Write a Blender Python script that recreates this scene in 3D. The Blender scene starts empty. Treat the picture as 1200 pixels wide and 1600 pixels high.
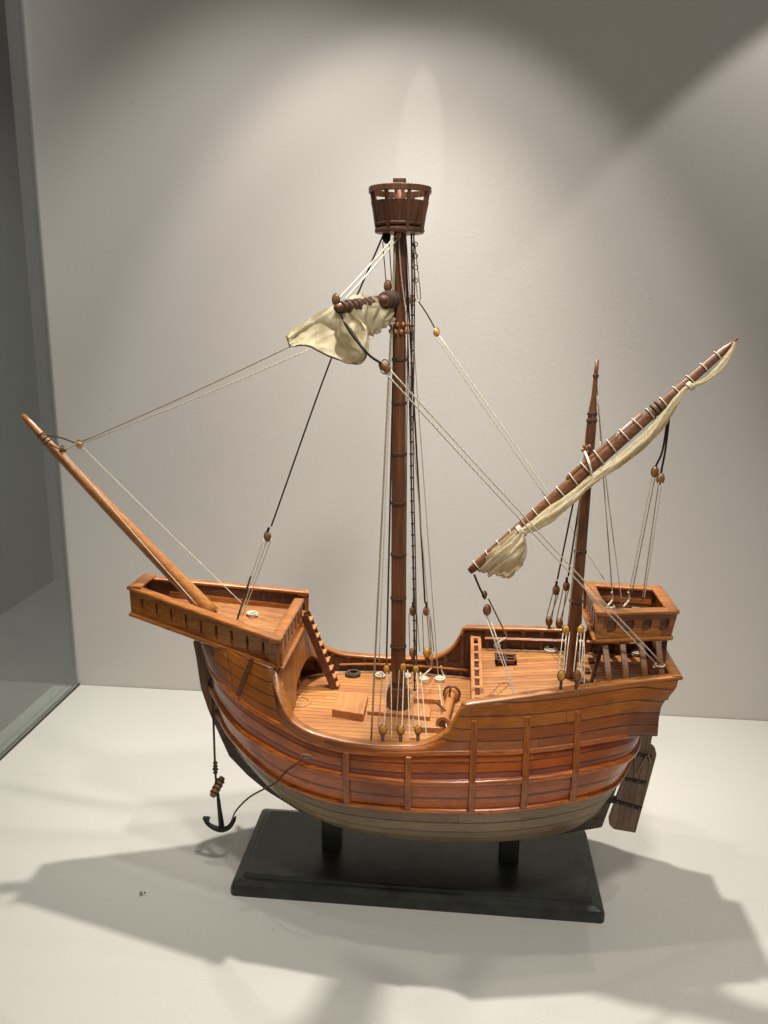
import bpy, math, random
import numpy as np
random.seed(7); rng = np.random.default_rng(7)
SC = bpy.context.scene
COL = SC.collection
V = lambda *a: np.array(a, float)

# ------------------------------------------------------------------ camera
CAMH, FPX = 0.46267, 1293.47
PITCH, YAW, ROLL = math.radians(13.262), math.radians(5.369), math.radians(0.590)
FW = V(-math.sin(YAW)*math.cos(PITCH), math.cos(YAW)*math.cos(PITCH), -math.sin(PITCH))
_rt = V(math.cos(YAW), math.sin(YAW), 0); _up = np.cross(_rt, FW)
RT = math.cos(ROLL)*_rt + math.sin(ROLL)*_up
UP = -math.sin(ROLL)*_rt + math.cos(ROLL)*_up
CAM = V(0, 0, CAMH)
cd = bpy.data.cameras.new('camera'); cam = bpy.data.objects.new('camera', cd); COL.objects.link(cam)
from mathutils import Matrix, Vector
cam.matrix_world = Matrix(((RT[0], UP[0], -FW[0], 0), (RT[1], UP[1], -FW[1], 0), (RT[2], UP[2], -FW[2], CAMH), (0, 0, 0, 1)))
cd.sensor_fit = 'VERTICAL'; cd.sensor_height = 36; cd.lens = FPX/1600*36
cd.clip_start = 0.01; cd.clip_end = 50
SC.camera = cam

# ------------------------------------------------------------------ world, lamps, exposure
w = bpy.data.worlds.new('World'); SC.world = w; w.use_nodes = True
w.node_tree.nodes['Background'].inputs[0].default_value = (1.0, 0.95, 0.88, 1)
w.node_tree.nodes['Background'].inputs[1].default_value = 0.12
SC.view_settings.view_transform = 'Standard'; SC.view_settings.look = 'None'
SC.view_settings.exposure = 0.0; SC.view_settings.gamma = 1.0
SC.view_settings.use_curve_mapping = False

def spot(name, loc, target, watts, cone, blend, radius, color):
    d = bpy.data.lights.new(name, 'SPOT'); d.energy = watts; d.spot_size = math.radians(cone); d.spot_blend = blend
    d.shadow_soft_size = radius; d.color = color
    o = bpy.data.objects.new(name, d); COL.objects.link(o); o.location = loc
    o.rotation_euler = (Vector(target)-Vector(loc)).to_track_quat('-Z', 'Y').to_euler()
    return o
WARM = (1.0, 0.965, 0.90)
spot('case_spot', (-0.033, 0.79, 0.93), (-0.033, 0.53, 0.0), 29.0, 96, 1.0, 0.012, WARM)
spot('case_spot', (-0.17, 0.62, 0.97), (-0.11, 0.56, 0.0), 5.0, 84, 1.0, 0.012, WARM)
spot('case_spot', (0.375, 0.80, 0.93), (0.375, 0.80, 0.0), 3.0, 84, 0.10, 0.010, WARM)
spot('case_spot', (-0.16, 0.50, 1.02), (-0.22, 0.90, 0.36), 9.0, 66, 0.7, 0.012, WARM)
spot('case_spot', (-0.062, 0.50, 1.02), (-0.055, 0.88, 0.41), 7.6, 58, 0.40, 0.014, WARM)
spot('case_spot', (0.10, 0.24, 1.02), (0.06, 0.58, 0.12), 17.5, 64, 0.9, 0.040, WARM)
spot('room_wall_fill', (-0.75, 0.5, 1.9), (-1.33, 1.2, .6), 390.0, 80, .9, .05, (.97, 1.0, .97))  # added fill with no known source, brightens the room wall behind the glass
spot('case_spot', (-0.046, 0.838, 1.00), (-0.052, 0.925, 0.70), 1.8, 8.0, 0.35, 0.003, (1.0, .97, .92))  # added narrow beam, imitates a reflected streak on the back wall; no real downlight
def area(name, loc, target, watts, size, color):
    d = bpy.data.lights.new(name, 'AREA'); d.energy = watts; d.size = size; d.color = color
    o = bpy.data.objects.new(name, d); COL.objects.link(o); o.location = loc
    o.rotation_euler = (Vector(target)-Vector(loc)).to_track_quat('-Z', 'Y').to_euler(); return o
area('room_lamp', (0.25, -0.75, 1.55), (0, .7, .2), 3.5, 0.25, (1.0, .95, .86))

# ------------------------------------------------------------------ geometry helpers
def at(px, py, y):
    "point of the scene seen at this spot of the photograph, at depth y from the ship's centre plane"
    d = FW + RT*(px-600)/FPX - UP*(py-800)/FPX
    return CAM + d*((YC+y)/d[1])
def proj(P):
    d = np.asarray(P)-CAM
    return V(600+FPX*(d@RT)/(d@FW), 800-FPX*(d@UP)/(d@FW))
YC = 0.63                                     # centre plane of the ship
ORG = V(0, YC, 0)

class MB:
    def __init__(s): s.v = []; s.f = []; s.uv = []; s.n = 0
    def add(s, v, f, uv=None):
        v = np.asarray(v, float); s.v.append(v)
        for k, q in enumerate(f):
            s.f.append([i+s.n for i in q])
            s.uv.append([tuple(uv[i]) for i in q] if uv is not None else [(0, 0)]*len(q))
        s.n += len(v); return s
    def box(s, c, size, R=None, taper=(1, 1)):
        c = V(*c); h = V(*size)/2; vs = []
        for z in (-1, 1):
            t = taper if z > 0 else (1, 1)
            for x, y in ((-1, -1), (1, -1), (1, 1), (-1, 1)):
                p = V(x*h[0]*t[0], y*h[1]*t[1], z*h[2])
                if R is not None: p = R @ p
                vs.append(c+p)
        return s.add(vs, [(3, 2, 1, 0), (4, 5, 6, 7), (0, 1, 5, 4), (1, 2, 6, 5), (2, 3, 7, 6), (3, 0, 4, 7)])
    def bar(s, a, b, w, h, up=(0, 0, 1)):
        "a rectangular bar from a to b, w wide across, h tall along up"
        a = V(*a); b = V(*b); t = b-a; L = np.linalg.norm(t); t /= L
        u = V(*up); l = np.cross(t, u); l /= np.linalg.norm(l); u = np.cross(l, t)
        return s.box((a+b)/2, (L, w, h), np.array([t, l, u]).T)
    def tube(s, P, r, n=8, cap=True, squash=1.0, mod=None):
        P = np.asarray(P, float); m = len(P)
        r = np.full(m, r) if np.isscalar(r) else np.asarray(r, float)
        T = np.gradient(P, axis=0); T /= np.linalg.norm(T, axis=1)[:, None]+1e-12
        ref = V(0, 0, 1) if abs(T[0][2]) < .9 else V(1, 0, 0)
        N = np.cross(T[0], ref); N /= np.linalg.norm(N); vs = []; uv = []
        L = 0
        for i in range(m):
            if i: L += np.linalg.norm(P[i]-P[i-1])
            N = N - T[i]*(N@T[i]); N /= np.linalg.norm(N); B = np.cross(T[i], N)
            for k in range(n):
                a = 2*math.pi*k/n; rr = r[i]*(mod(i/(m-1), a) if mod else 1)
                vs.append(P[i] + rr*(math.cos(a)*N + squash*math.sin(a)*B)); uv.append((L, k/n))
        f = [(i*n+k, i*n+(k+1) % n, (i+1)*n+(k+1) % n, (i+1)*n+k) for i in range(m-1) for k in range(n)]
        if cap: f += [tuple(range(n))[::-1], tuple((m-1)*n+k for k in range(n))]
        return s.add(vs, f, uv)
    def ring(s, c, R, r, axis=(0, 0, 1), n=20, k=6, sx=1, sy=1):
        c = V(*c); a = V(*axis); a /= np.linalg.norm(a)
        ref = V(0, 0, 1) if abs(a[2]) < .9 else V(1, 0, 0)
        u = np.cross(a, ref); u /= np.linalg.norm(u); w_ = np.cross(a, u)
        vs = []; f = []
        for i in range(n):
            t = 2*math.pi*i/n; d = math.cos(t)*u*sx + math.sin(t)*w_*sy
            for j in range(k):
                q = 2*math.pi*j/k; vs.append(c + d*(R + r*math.cos(q)) + a*r*math.sin(q))
        for i in range(n):
            for j in range(k):
                f.append((i*k+j, i*k+(j+1) % k, ((i+1) % n)*k+(j+1) % k, ((i+1) % n)*k+j))
        return s.add(vs, f)
    def grid(s, G, uv=None, flip=False, close=False):
        G = np.asarray(G, float); a, b = G.shape[:2]; f = []
        for i in range(a-1):
            for j in range(b-1 if not close else b):
                q = (i*b+j, i*b+(j+1) % b, (i+1)*b+(j+1) % b, (i+1)*b+j)
                f.append(q[::-1] if flip else q)
        return s.add(G.reshape(-1, 3), f, None if uv is None else np.asarray(uv).reshape(-1, 2))
    def lathe(s, c, prof, axis=(0, 0, 1), n=20):
        "prof: list of (radius, height along axis)"
        c = V(*c); a = V(*axis); a /= np.linalg.norm(a)
        P = [c + a*h for _, h in prof]
        ref = V(0, 0, 1) if abs(a[2]) < .9 else V(1, 0, 0)
        u = np.cross(a, ref); u /= np.linalg.norm(u); w_ = np.cross(a, u); vs = []
        for p, (r, h) in zip(P, prof):
            for k in range(n):
                t = 2*math.pi*k/n; vs.append(p + r*(math.cos(t)*u + math.sin(t)*w_))
        m = len(prof)
        f = [(i*n+k, i*n+(k+1) % n, (i+1)*n+(k+1) % n, (i+1)*n+k) for i in range(m-1) for k in range(n)]
        f += [tuple(range(n))[::-1], tuple((m-1)*n+k for k in range(n))]
        return s.add(vs, f)
    def ball(s, c, r, n=10, m=7, R=None):
        r = V(*r) if not np.isscalar(r) else V(r, r, r); c = V(*c); vs = [];
        for i in range(m+1):
            th = math.pi*i/m
            for k in range(n):
                a = 2*math.pi*k/n; p = r*V(math.sin(th)*math.cos(a), math.sin(th)*math.sin(a), math.cos(th))
                vs.append(c + (R @ p if R is not None else p))
        f = [(i*n+k, (i+1)*n+k, (i+1)*n+(k+1) % n, i*n+(k+1) % n) for i in range(m) for k in range(n)]
        return s.add(vs, f)
    def poly(s, pts, off):
        "closed outline pts (3d, planar) extruded by vector off, both ways"
        P = np.asarray(pts, float); o = V(*off); n = len(P)
        return s.add(np.vstack([P-o, P+o]), [tuple(range(n))[::-1], tuple(range(n, 2*n))] + [(i, (i+1) % n, (i+1) % n+n, i+n) for i in range(n)])
    def build(s, name, mat, parent=None, smooth=False, bevel=0, thick=0, off=-1, org=None, auto=None):
        me = bpy.data.meshes.new(name)
        vs = np.vstack(s.v) if s.v else np.zeros((0, 3))
        o_ = org if org is not None else (V(*ROOT[parent.name]) if parent is not None else V(0, 0, 0))
        vs = vs - o_
        me.from_pydata([tuple(p) for p in vs], [], s.f)
        ul = me.uv_layers.new(name='UVMap'); k = 0
        flat = [c for q in s.uv for t in q for c in t]
        ul.data.foreach_set('uv', flat)
        me.validate(); me.update()
        if smooth: me.polygons.foreach_set('use_smooth', [True]*len(me.polygons))
        me.materials.append(mat)
        o = bpy.data.objects.new(name, me); COL.objects.link(o)
        if parent is not None: o.parent = parent
        ROOT[o.name] = tuple(o_)
        if org is not None and parent is None: o.location = tuple(org)
        if thick:
            m = o.modifiers.new('Solidify', 'SOLIDIFY'); m.thickness = thick; m.offset = off
        if bevel:
            m = o.modifiers.new('Bevel', 'BEVEL'); m.width = bevel; m.segments = 2; m.limit_method = 'ANGLE'; m.angle_limit = math.radians(40)
            m.harden_normals = False
        if auto:
            mm = o.modifiers.new('Split', 'EDGE_SPLIT'); mm.split_angle = math.radians(auto)
        return o
ROOT = {}
def thing(name, loc, label, cat, group=None):
    o = bpy.data.objects.new(name, None); COL.objects.link(o); o.location = loc; o.empty_display_size = .02
    o['label'] = label; o['category'] = cat
    if group: o['group'] = group
    ROOT[o.name] = tuple(loc); return o
def tag(o, label, cat): o['label'] = label; o['category'] = cat; return o

def spline(P, n, closed=False):
    "Catmull-Rom through P (any dimension), n samples equally spaced in parameter"
    P = np.asarray(P, float); m = len(P)
    E = np.vstack([2*P[0]-P[1], P, 2*P[-1]-P[-2]])
    out = []
    for t in np.linspace(0, m-1-1e-9, n):
        i = int(t); u = t-i; a, b, c, d = E[i], E[i+1], E[i+2], E[i+3]
        out.append(.5*((2*b) + (-a+c)*u + (2*a-5*b+4*c-d)*u*u + (-a+3*b-3*c+d)*u**3))
    return np.array(out)
def arclen(P, n):
    P = np.asarray(P); s = np.r_[0, np.cumsum(np.linalg.norm(np.diff(P, axis=0), axis=1))]
    t = np.linspace(0, s[-1], n); return np.array([np.interp(t, s, P[:, k]) for k in range(P.shape[1])]).T
sm = lambda t: np.clip(t, 0, 1)**2*(3-2*np.clip(t, 0, 1))

# ------------------------------------------------------------------ materials
class NT:
    def __init__(s, name):
        s.m = bpy.data.materials.new(name); s.m.use_nodes = True; s.t = s.m.node_tree
        s.b = s.t.nodes['Principled BSDF']
    def n(s, ty, ins=None, **kw):
        q = s.t.nodes.new(ty)
        for k, v in kw.items(): setattr(q, k, v)
        for k, v in (ins or {}).items():
            if hasattr(v, 'is_output') or isinstance(v, bpy.types.NodeSocket): s.t.links.new(v, q.inputs[k])
            else: q.inputs[k].default_value = v
        return q
    def math(s, op, a, b=0.0, c=None, clamp=False):
        ins = {0: a, 1: b}
        if c is not None: ins[2] = c
        q = s.n('ShaderNodeMath', ins, operation=op); q.use_clamp = clamp; return q.outputs[0]
    def mix(s, f, a, b, mode='MIX'):
        q = s.n('ShaderNodeMix', {'Factor': f}, data_type='RGBA', blend_type=mode)
        for k, v in ((6, a), (7, b)):
            if isinstance(v, bpy.types.NodeSocket): s.t.links.new(v, q.inputs[k])
            else: q.inputs[k].default_value = (*v, 1) if len(v) == 3 else v
        return q.outputs[2]
    def ramp(s, f, stops):
        q = s.n('ShaderNodeValToRGB', {0: f}); e = q.color_ramp.elements
        while len(e) < len(stops): e.new(.5)
        for k, (p, c) in enumerate(stops): e[k].position = p; e[k].color = (*c, 1)
        return q.outputs[0]
    def set(s, **kw):
        for k, v in kw.items():
            k = k.replace('_', ' ')
            if isinstance(v, bpy.types.NodeSocket): s.t.links.new(v, s.b.inputs[k])
            else: s.b.inputs[k].default_value = (*v, 1) if isinstance(v, tuple) and len(v) == 3 else v
        return s

def wood(name, c1, c2, rough=.35, axis='x', coat=.3, planks=None, seam=(.02, .008, .004), grain=1.0, wear=0.3, seamw=.06, butt=.07, bump=.5, var=.5):
    """varnished wood: grain stretched along an axis; planks = 'uv' reads plank rows from the UV map (u metres, v rows),
    ('y', w) or ('x', w) or ('z', w) rules plank seams w metres apart in object space"""
    N = NT(name); tc = N.n('ShaderNodeTexCoord')
    obj = tc.outputs['Object']; uv = tc.outputs['UV']
    if planks == 'uv': src = uv; sc_ = (9, 4.5, 1)
    else: src = obj; sc_ = {'x': (14, 260, 260), 'y': (260, 14, 260), 'z': (260, 260, 14)}[axis]
    rnd = None; seamf = None
    if planks:
        if planks == 'uv':
            sx = N.n('ShaderNodeSeparateXYZ', {0: uv}); row = sx.outputs[1]; along = sx.outputs[0]
        else:
            sx = N.n('ShaderNodeSeparateXYZ', {0: obj}); ax, wd = planks
            row = N.math('DIVIDE', sx.outputs['xyz'.index(ax)], wd); along = sx.outputs[0 if ax != 'x' else 2]
        fl = N.math('FLOOR', row); fr = N.math('FRACT', row)
        r1 = N.n('ShaderNodeTexWhiteNoise', {'W': fl}, noise_dimensions='1D').outputs[0]
        # butt joints along each plank
        al = N.math('ADD', N.math('DIVIDE', along, butt), N.math('MULTIPLY', r1, 7.3))
        fa = N.math('FRACT', al); idx = N.math('ADD', N.math('MULTIPLY', fl, 13.7), N.math('FLOOR', al))
        rnd = N.n('ShaderNodeTexWhiteNoise', {'W': idx}, noise_dimensions='1D').outputs[0]
        e = N.math('MINIMUM', fr, N.math('SUBTRACT', 1.0, fr))
        wob = N.n('ShaderNodeTexNoise', {'Vector': obj, 'Scale': 120.0, 'Detail': 2.0}).outputs[0]
        sw = N.math('MULTIPLY', N.math('ADD', wob, .35), seamw)
        s1 = N.math('SUBTRACT', 1.0, N.math('DIVIDE', e, sw), clamp=True)
        eb = N.math('MINIMUM', fa, N.math('SUBTRACT', 1.0, fa))
        s2 = N.math('SUBTRACT', 1.0, N.math('DIVIDE', eb, .0004/butt), clamp=True)
        seamf = N.math('MAXIMUM', s1, N.math('MULTIPLY', s2, .75))
    mp = N.n('ShaderNodeMapping', {'Vector': src, 'Scale': sc_})
    vec = mp.outputs[0]
    if rnd is not None:
        off = N.n('ShaderNodeCombineXYZ', {0: N.math('MULTIPLY', rnd, 31.0), 1: N.math('MULTIPLY', rnd, 17.0), 2: 0.0})
        vec = N.n('ShaderNodeVectorMath', {0: vec, 1: off.outputs[0]}, operation='ADD').outputs[0]
    g1 = N.n('ShaderNodeTexNoise', {'Vector': vec, 'Scale': 1.0*grain if planks != 'uv' else 6.0*grain, 'Detail': 6.0, 'Roughness': .65, 'Distortion': .6}).outputs[0]
    g2 = N.n('ShaderNodeTexNoise', {'Vector': vec, 'Scale': 3.5*grain if planks != 'uv' else 22.0*grain, 'Detail': 3.0, 'Roughness': .6}).outputs[0]
    blo = N.n('ShaderNodeTexNoise', {'Vector': obj, 'Scale': 22.0, 'Detail': 3.0}).outputs[0]
    g = N.math('ADD', N.math('MULTIPLY', g1, .6), N.math('MULTIPLY', g2, .4))
    gf = N.n('ShaderNodeMapRange', {0: g, 1: .40, 2: .60}).outputs[0]
    col = N.mix(gf, c2, c1)
    col = N.mix(N.math('MULTIPLY', N.n('ShaderNodeMapRange', {0: blo, 1: .42, 2: .66}).outputs[0], wear), col, tuple(c*.55 for c in c2))
    if planks == 'uv':                       # dirt rubbed into the varnish along the planks
        dm = N.n('ShaderNodeMapping', {'Vector': uv, 'Scale': (26, 1.1, 1)}).outputs[0]
        dn = N.n('ShaderNodeTexNoise', {'Vector': dm, 'Scale': 1.6, 'Detail': 7.0, 'Roughness': .7}).outputs[0]
        col = N.mix(N.math('MULTIPLY', N.n('ShaderNodeMapRange', {0: dn, 1: .55, 2: .70}).outputs[0], .6), col, tuple(c*.32 for c in c2))
    if rnd is not None:
        hs = N.n('ShaderNodeHueSaturation', {'Hue': N.math('ADD', .4925, N.math('MULTIPLY', rnd, .015)), 'Value': N.math('ADD', 1-var*.5, N.math('MULTIPLY', rnd, var)), 'Color': col})
        col = N.mix(seamf, hs.outputs[0], seam)
    h = N.math('MULTIPLY', gf, .12)
    if seamf is not None: h = N.math('SUBTRACT', h, seamf)
    bp = N.n('ShaderNodeBump', {'Height': h, 'Strength': bump, 'Distance': .0006})
    rr = N.math('ADD', rough-.06, N.math('MULTIPLY', blo, .14))
    N.set(Base_Color=col, Roughness=rr, Normal=bp.outputs[0], Coat_Weight=coat, Coat_Roughness=.18)
    return N.m

def plain(name, c, rough=.5, noise=.25, scale=200, metallic=0, bump=.2, coat=0):
    N = NT(name); tc = N.n('ShaderNodeTexCoord')
    t = N.n('ShaderNodeTexNoise', {'Vector': tc.outputs['Object'], 'Scale': float(scale), 'Detail': 4.0})
    f = N.n('ShaderNodeMapRange', {0: t.outputs[0], 1: .35, 2: .65}).outputs[0]
    col = N.mix(f, tuple(x*(1-noise) for x in c), tuple(min(1, x*(1+noise*.6)) for x in c))
    bp = N.n('ShaderNodeBump', {'Height': t.outputs[0], 'Strength': bump, 'Distance': .0004})
    N.set(Base_Color=col, Roughness=rough, Metallic=metallic, Normal=bp.outputs[0], Coat_Weight=coat)
    return N.m

def rope_mat(name, c, scale=1500):
    N = NT(name); tc = N.n('ShaderNodeTexCoord')
    sx = N.n('ShaderNodeSeparateXYZ', {0: tc.outputs['UV']})
    ph = N.math('ADD', N.math('MULTIPLY', sx.outputs[0], float(scale)), N.math('MULTIPLY', sx.outputs[1], 6.2832))
    s = N.math('ADD', N.math('MULTIPLY', N.math('SINE', ph), .5), .5)
    nz = N.n('ShaderNodeTexNoise', {'Vector': tc.outputs['Object'], 'Scale': 90.0, 'Detail': 3.0}).outputs[0]
    col = N.mix(s, tuple(x*.62 for x in c), c)
    col = N.mix(N.math('MULTIPLY', nz, .5), col, tuple(x*.6 for x in c))
    bp = N.n('ShaderNodeBump', {'Height': s, 'Strength': .5, 'Distance': .0003})
    N.set(Base_Color=col, Roughness=.8, Normal=bp.outputs[0]); return N.m

HULL = wood('hull_varnished_wood', (.72, .150, .008), (.25, .038, .003), rough=.28, planks='uv', coat=.45, seamw=.15, wear=.7, butt=.31, var=.6)
HULLUP = wood('upper_side_wood', (.52, .150, .017), (.22, .052, .006), rough=.32, planks='uv', coat=.3, seamw=.11, wear=.7, butt=.27, var=.45)
BOTTOM = wood('grey_bottom_wood', (.38, .275, .15), (.19, .125, .065), rough=.45, planks='uv', coat=.15, seam=(.02, .014, .010), seamw=.10, wear=.4, butt=.33, var=.3)
RAIL = wood('rail_wood', (.46, .165, .030), (.25, .076, .012), rough=.33, axis='x', coat=.3, wear=.3)
WALE = wood('wale_wood', (.62, .17, .014), (.32, .065, .006), rough=.27, axis='x', coat=.6, wear=.3)
RIB = wood('rib_wood', (.46, .14, .020), (.24, .062, .009), rough=.36, axis='z', coat=.3)
CASTLE = wood('castle_wood', (.44, .15, .020), (.24, .068, .008), rough=.36, axis='x', coat=.35, planks=('z', .0085), seamw=.03, wear=.35)
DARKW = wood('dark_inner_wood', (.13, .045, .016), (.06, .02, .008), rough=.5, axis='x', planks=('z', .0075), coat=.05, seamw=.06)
DARKB = wood('dark_brown_wood', (.15, .05, .02), (.065, .02, .009), rough=.45, axis='x', coat=.1)
DECK = wood('deck_wood', (.52, .22, .062), (.35, .125, .032), rough=.5, axis='x', planks=('y', .0058), coat=.05, seam=(.05, .02, .009), seamw=.12, butt=.24, wear=.2, var=.22)
DECKF = wood('foredeck_wood', (.42, .17, .05), (.27, .095, .026), rough=.5, axis='x', planks=('y', .0036), coat=.05, seam=(.045, .018, .008), seamw=.12, butt=.2, wear=.25, var=.2)
LIGHTW = wood('light_fitting_wood', (.52, .22, .07), (.38, .14, .04), rough=.5, axis='y', coat=.05, wear=.15)
KNEE = wood('knee_wood', (.28, .12, .045), (.15, .06, .022), rough=.45, axis='z', coat=.1)
BULK = wood('bulkhead_wood', (.44, .18, .045), (.28, .095, .022), rough=.42, axis='z', planks=('y', .011), coat=.15, seamw=.03, butt=.5)
MAST = wood('mast_wood', (.23, .085, .030), (.11, .038, .013), rough=.42, axis='z', coat=.15, wear=.25)
SPAR = wood('bowsprit_wood', (.46, .19, .045), (.31, .105, .022), rough=.34, axis='x', coat=.35, wear=.2)
YARD = wood('yard_wood', (.22, .085, .033), (.10, .038, .015), rough=.42, axis='x', coat=.15, wear=.3)
NEST = wood('nest_wood', (.19, .078, .032), (.075, .029, .013), rough=.45, axis='z', coat=.1, wear=.3)
RUDW = wood('rudder_wood', (.34, .205, .13), (.16, .095, .06), rough=.6, axis='z', coat=.05, planks='uv', seam=(.012, .008, .006), seamw=.06, butt=.6, wear=.3)
STEMW = wood('stem_wood', (.26, .10, .028), (.12, .042, .012), rough=.5, axis='z', coat=.15, wear=.4)
KEELW = wood('keel_wood', (.12, .09, .06), (.06, .045, .03), rough=.55, axis='x', coat=.05, wear=.4)
BLOCK = wood('block_wood', (.82, .42, .07), (.52, .22, .03), rough=.4, axis='z', coat=.2, wear=.2)
BLOCKD = wood('brown_block_wood', (.34, .15, .05), (.18, .07, .022), rough=.45, axis='z', coat=.15)
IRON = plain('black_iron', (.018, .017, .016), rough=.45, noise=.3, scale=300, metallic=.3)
BOLT = plain('bolt_metal', (.32, .30, .26), rough=.35, metallic=.8)
CREAM = rope_mat('cream_rope', (.80, .72, .55))
TAN = rope_mat('tan_rope', (.42, .32, .19))
BROWN = rope_mat('brown_rope', (.10, .055, .035))
BLACK = rope_mat('dark_rope', (.025, .017, .013))

def cloth_mat(name, c):
    N = NT(name); tc = N.n('ShaderNodeTexCoord')
    wv = N.n('ShaderNodeTexWave', {'Vector': tc.outputs['UV'], 'Scale': 60.0, 'Distortion': .8}, bands_direction='X').outputs[0]
    wv2 = N.n('ShaderNodeTexWave', {'Vector': tc.outputs['UV'], 'Scale': 60.0, 'Distortion': .8}, bands_direction='Y').outputs[0]
    nz = N.n('ShaderNodeTexNoise', {'Vector': tc.outputs['Object'], 'Scale': 70.0, 'Detail': 5.0}).outputs[0]
    fine = N.n('ShaderNodeTexNoise', {'Vector': tc.outputs['Object'], 'Scale': 1500.0, 'Detail': 2.0}).outputs[0]
    col = N.mix(N.n('ShaderNodeMapRange', {0: nz, 1: .35, 2: .7}).outputs[0], c, tuple(a*b for a, b in zip(c, (.82, .76, .66))))
    # sewn seams between the cloths
    sx = N.n('ShaderNodeSeparateXYZ', {0: tc.outputs['UV']})
    fr = N.math('FRACT', N.math('MULTIPLY', sx.outputs[0], 5.0)); e = N.math('ABSOLUTE', N.math('SUBTRACT', fr, .5))
    se = N.math('SUBTRACT', 1.0, N.math('DIVIDE', e, .035), clamp=True)
    col = N.mix(N.math('MULTIPLY', se, .45), col, tuple(x*.5 for x in c))
    h = N.math('ADD', N.math('ADD', N.math('MULTIPLY', wv, .3), N.math('MULTIPLY', wv2, .3)), N.math('MULTIPLY', fine, .8))
    bp = N.n('ShaderNodeBump', {'Height': h, 'Strength': .9, 'Distance': .0005})
    col = N.mix(N.math('MULTIPLY', wv, .14), col, tuple(x*.62 for x in c))
    N.set(Base_Color=col, Roughness=.9, Normal=bp.outputs[0])
    tl = N.n('ShaderNodeBsdfTranslucent', {'Color': col, 'Normal': bp.outputs[0]})
    mx = N.n('ShaderNodeMixShader', {0: .46, 1: N.b.outputs[0], 2: tl.outputs[0]})
    out = [q for q in N.t.nodes if q.type == 'OUTPUT_MATERIAL'][0]; N.t.links.new(mx.outputs[0], out.inputs[0])
    return N.m
CLOTH = cloth_mat('sail_cloth', (.93, .82, .57))

# ------------------------------------------------------------------ the case: plinth top, wall, side glass
def wall_mat():
    N = NT('painted_plaster'); tc = N.n('ShaderNodeTexCoord'); o = tc.outputs['Object']
    a = N.n('ShaderNodeTexNoise', {'Vector': o, 'Scale': 260.0, 'Detail': 3.0}).outputs[0]
    mp = N.n('ShaderNodeMapping', {'Vector': o, 'Scale': (1, 1, 2.2)}).outputs[0]
    b = N.n('ShaderNodeTexNoise', {'Vector': mp, 'Scale': 420.0, 'Detail': 2.0, 'Roughness': .7}).outputs[0]
    big = N.n('ShaderNodeTexNoise', {'Vector': o, 'Scale': 4.0, 'Detail': 4.0}).outputs[0]
    col = N.mix(big, (.515, .485, .445), (.575, .545, .502))
    vr = N.n('ShaderNodeTexVoronoi', {'Vector': o, 'Scale': 19.0}).outputs['Distance']
    speck = N.math('LESS_THAN', vr, .022)
    col = N.mix(N.math('MULTIPLY', speck, .35), col, (.2, .18, .15))
    h = N.math('ADD', N.math('MULTIPLY', a, .8), N.math('MULTIPLY', b, .5))
    bp = N.n('ShaderNodeBump', {'Height': h, 'Strength': .20, 'Distance': .0010})
    N.set(Base_Color=col, Roughness=.75, Normal=bp.outputs[0]); return N.m
def floor_mat():
    N = NT('speckled_plinth_board'); tc = N.n('ShaderNodeTexCoord'); o = tc.outputs['Object']
    a = N.n('ShaderNodeTexNoise', {'Vector': o, 'Scale': 900.0, 'Detail': 2.0}).outputs[0]
    big = N.n('ShaderNodeTexNoise', {'Vector': o, 'Scale': 6.0, 'Detail': 4.0}).outputs[0]
    col = N.mix(big, (.53, .512, .465), (.58, .562, .51))
    col = N.mix(N.math('MULTIPLY', N.n('ShaderNodeMapRange', {0: a, 1: .5, 2: .72}).outputs[0], .5), col, (.42, .39, .34))
    vr = N.n('ShaderNodeTexVoronoi', {'Vector': o, 'Scale': 38.0}).outputs['Distance']
    col = N.mix(N.math('MULTIPLY', N.math('LESS_THAN', vr, .03), .5), col, (.15, .13, .10))
    sm_ = N.n('ShaderNodeTexNoise', {'Vector': N.n('ShaderNodeMapping', {'Vector': o, 'Scale': (9, 40, 1), 'Rotation': (0, 0, .5)}).outputs[0], 'Scale': 1.0, 'Detail': 8.0, 'Roughness': .7}).outputs[0]
    col = N.mix(N.math('MULTIPLY', N.n('ShaderNodeMapRange', {0: sm_, 1: .60, 2: .74}).outputs[0], .16), col, (.36, .33, .28))
    bp = N.n('ShaderNodeBump', {'Height': a, 'Strength': .25, 'Distance': .0006})
    N.set(Base_Color=col, Roughness=.6, Normal=bp.outputs[0]); return N.m
WALLM = wall_mat(); FLOORM = floor_mat()
GX, WY = -0.4785, 0.941
def setting(o): o['kind'] = 'structure'; return o
setting(MB().box((.259, .55, -.01), (1.482, .78, .02)).build('plinth_top', FLOORM))
setting(MB().box(((GX-.004+1.01)/2, WY+.02, .60), (1.014-GX, .04, 1.30)).build('back_wall', WALLM))
setting(MB().box((GX-.022, .56, -.012), (.026, .76, .018)).build('outer_ledge', plain('ledge_paint', (.32, .33, .28), .6, .1, 60)))
setting(MB().box((-1.35, .9, .1), (.04, 3.2, 2.6)).build('room_wall', plain('room_wall_paint', (.20, .207, .205), .8, .08, 5)))
setting(MB().box((-.95, .9, -.42), (.80, 3.2, .04)).build('room_floor', plain('room_floor_stone', (.13, .125, .11), .7, .1, 8)))
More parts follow.
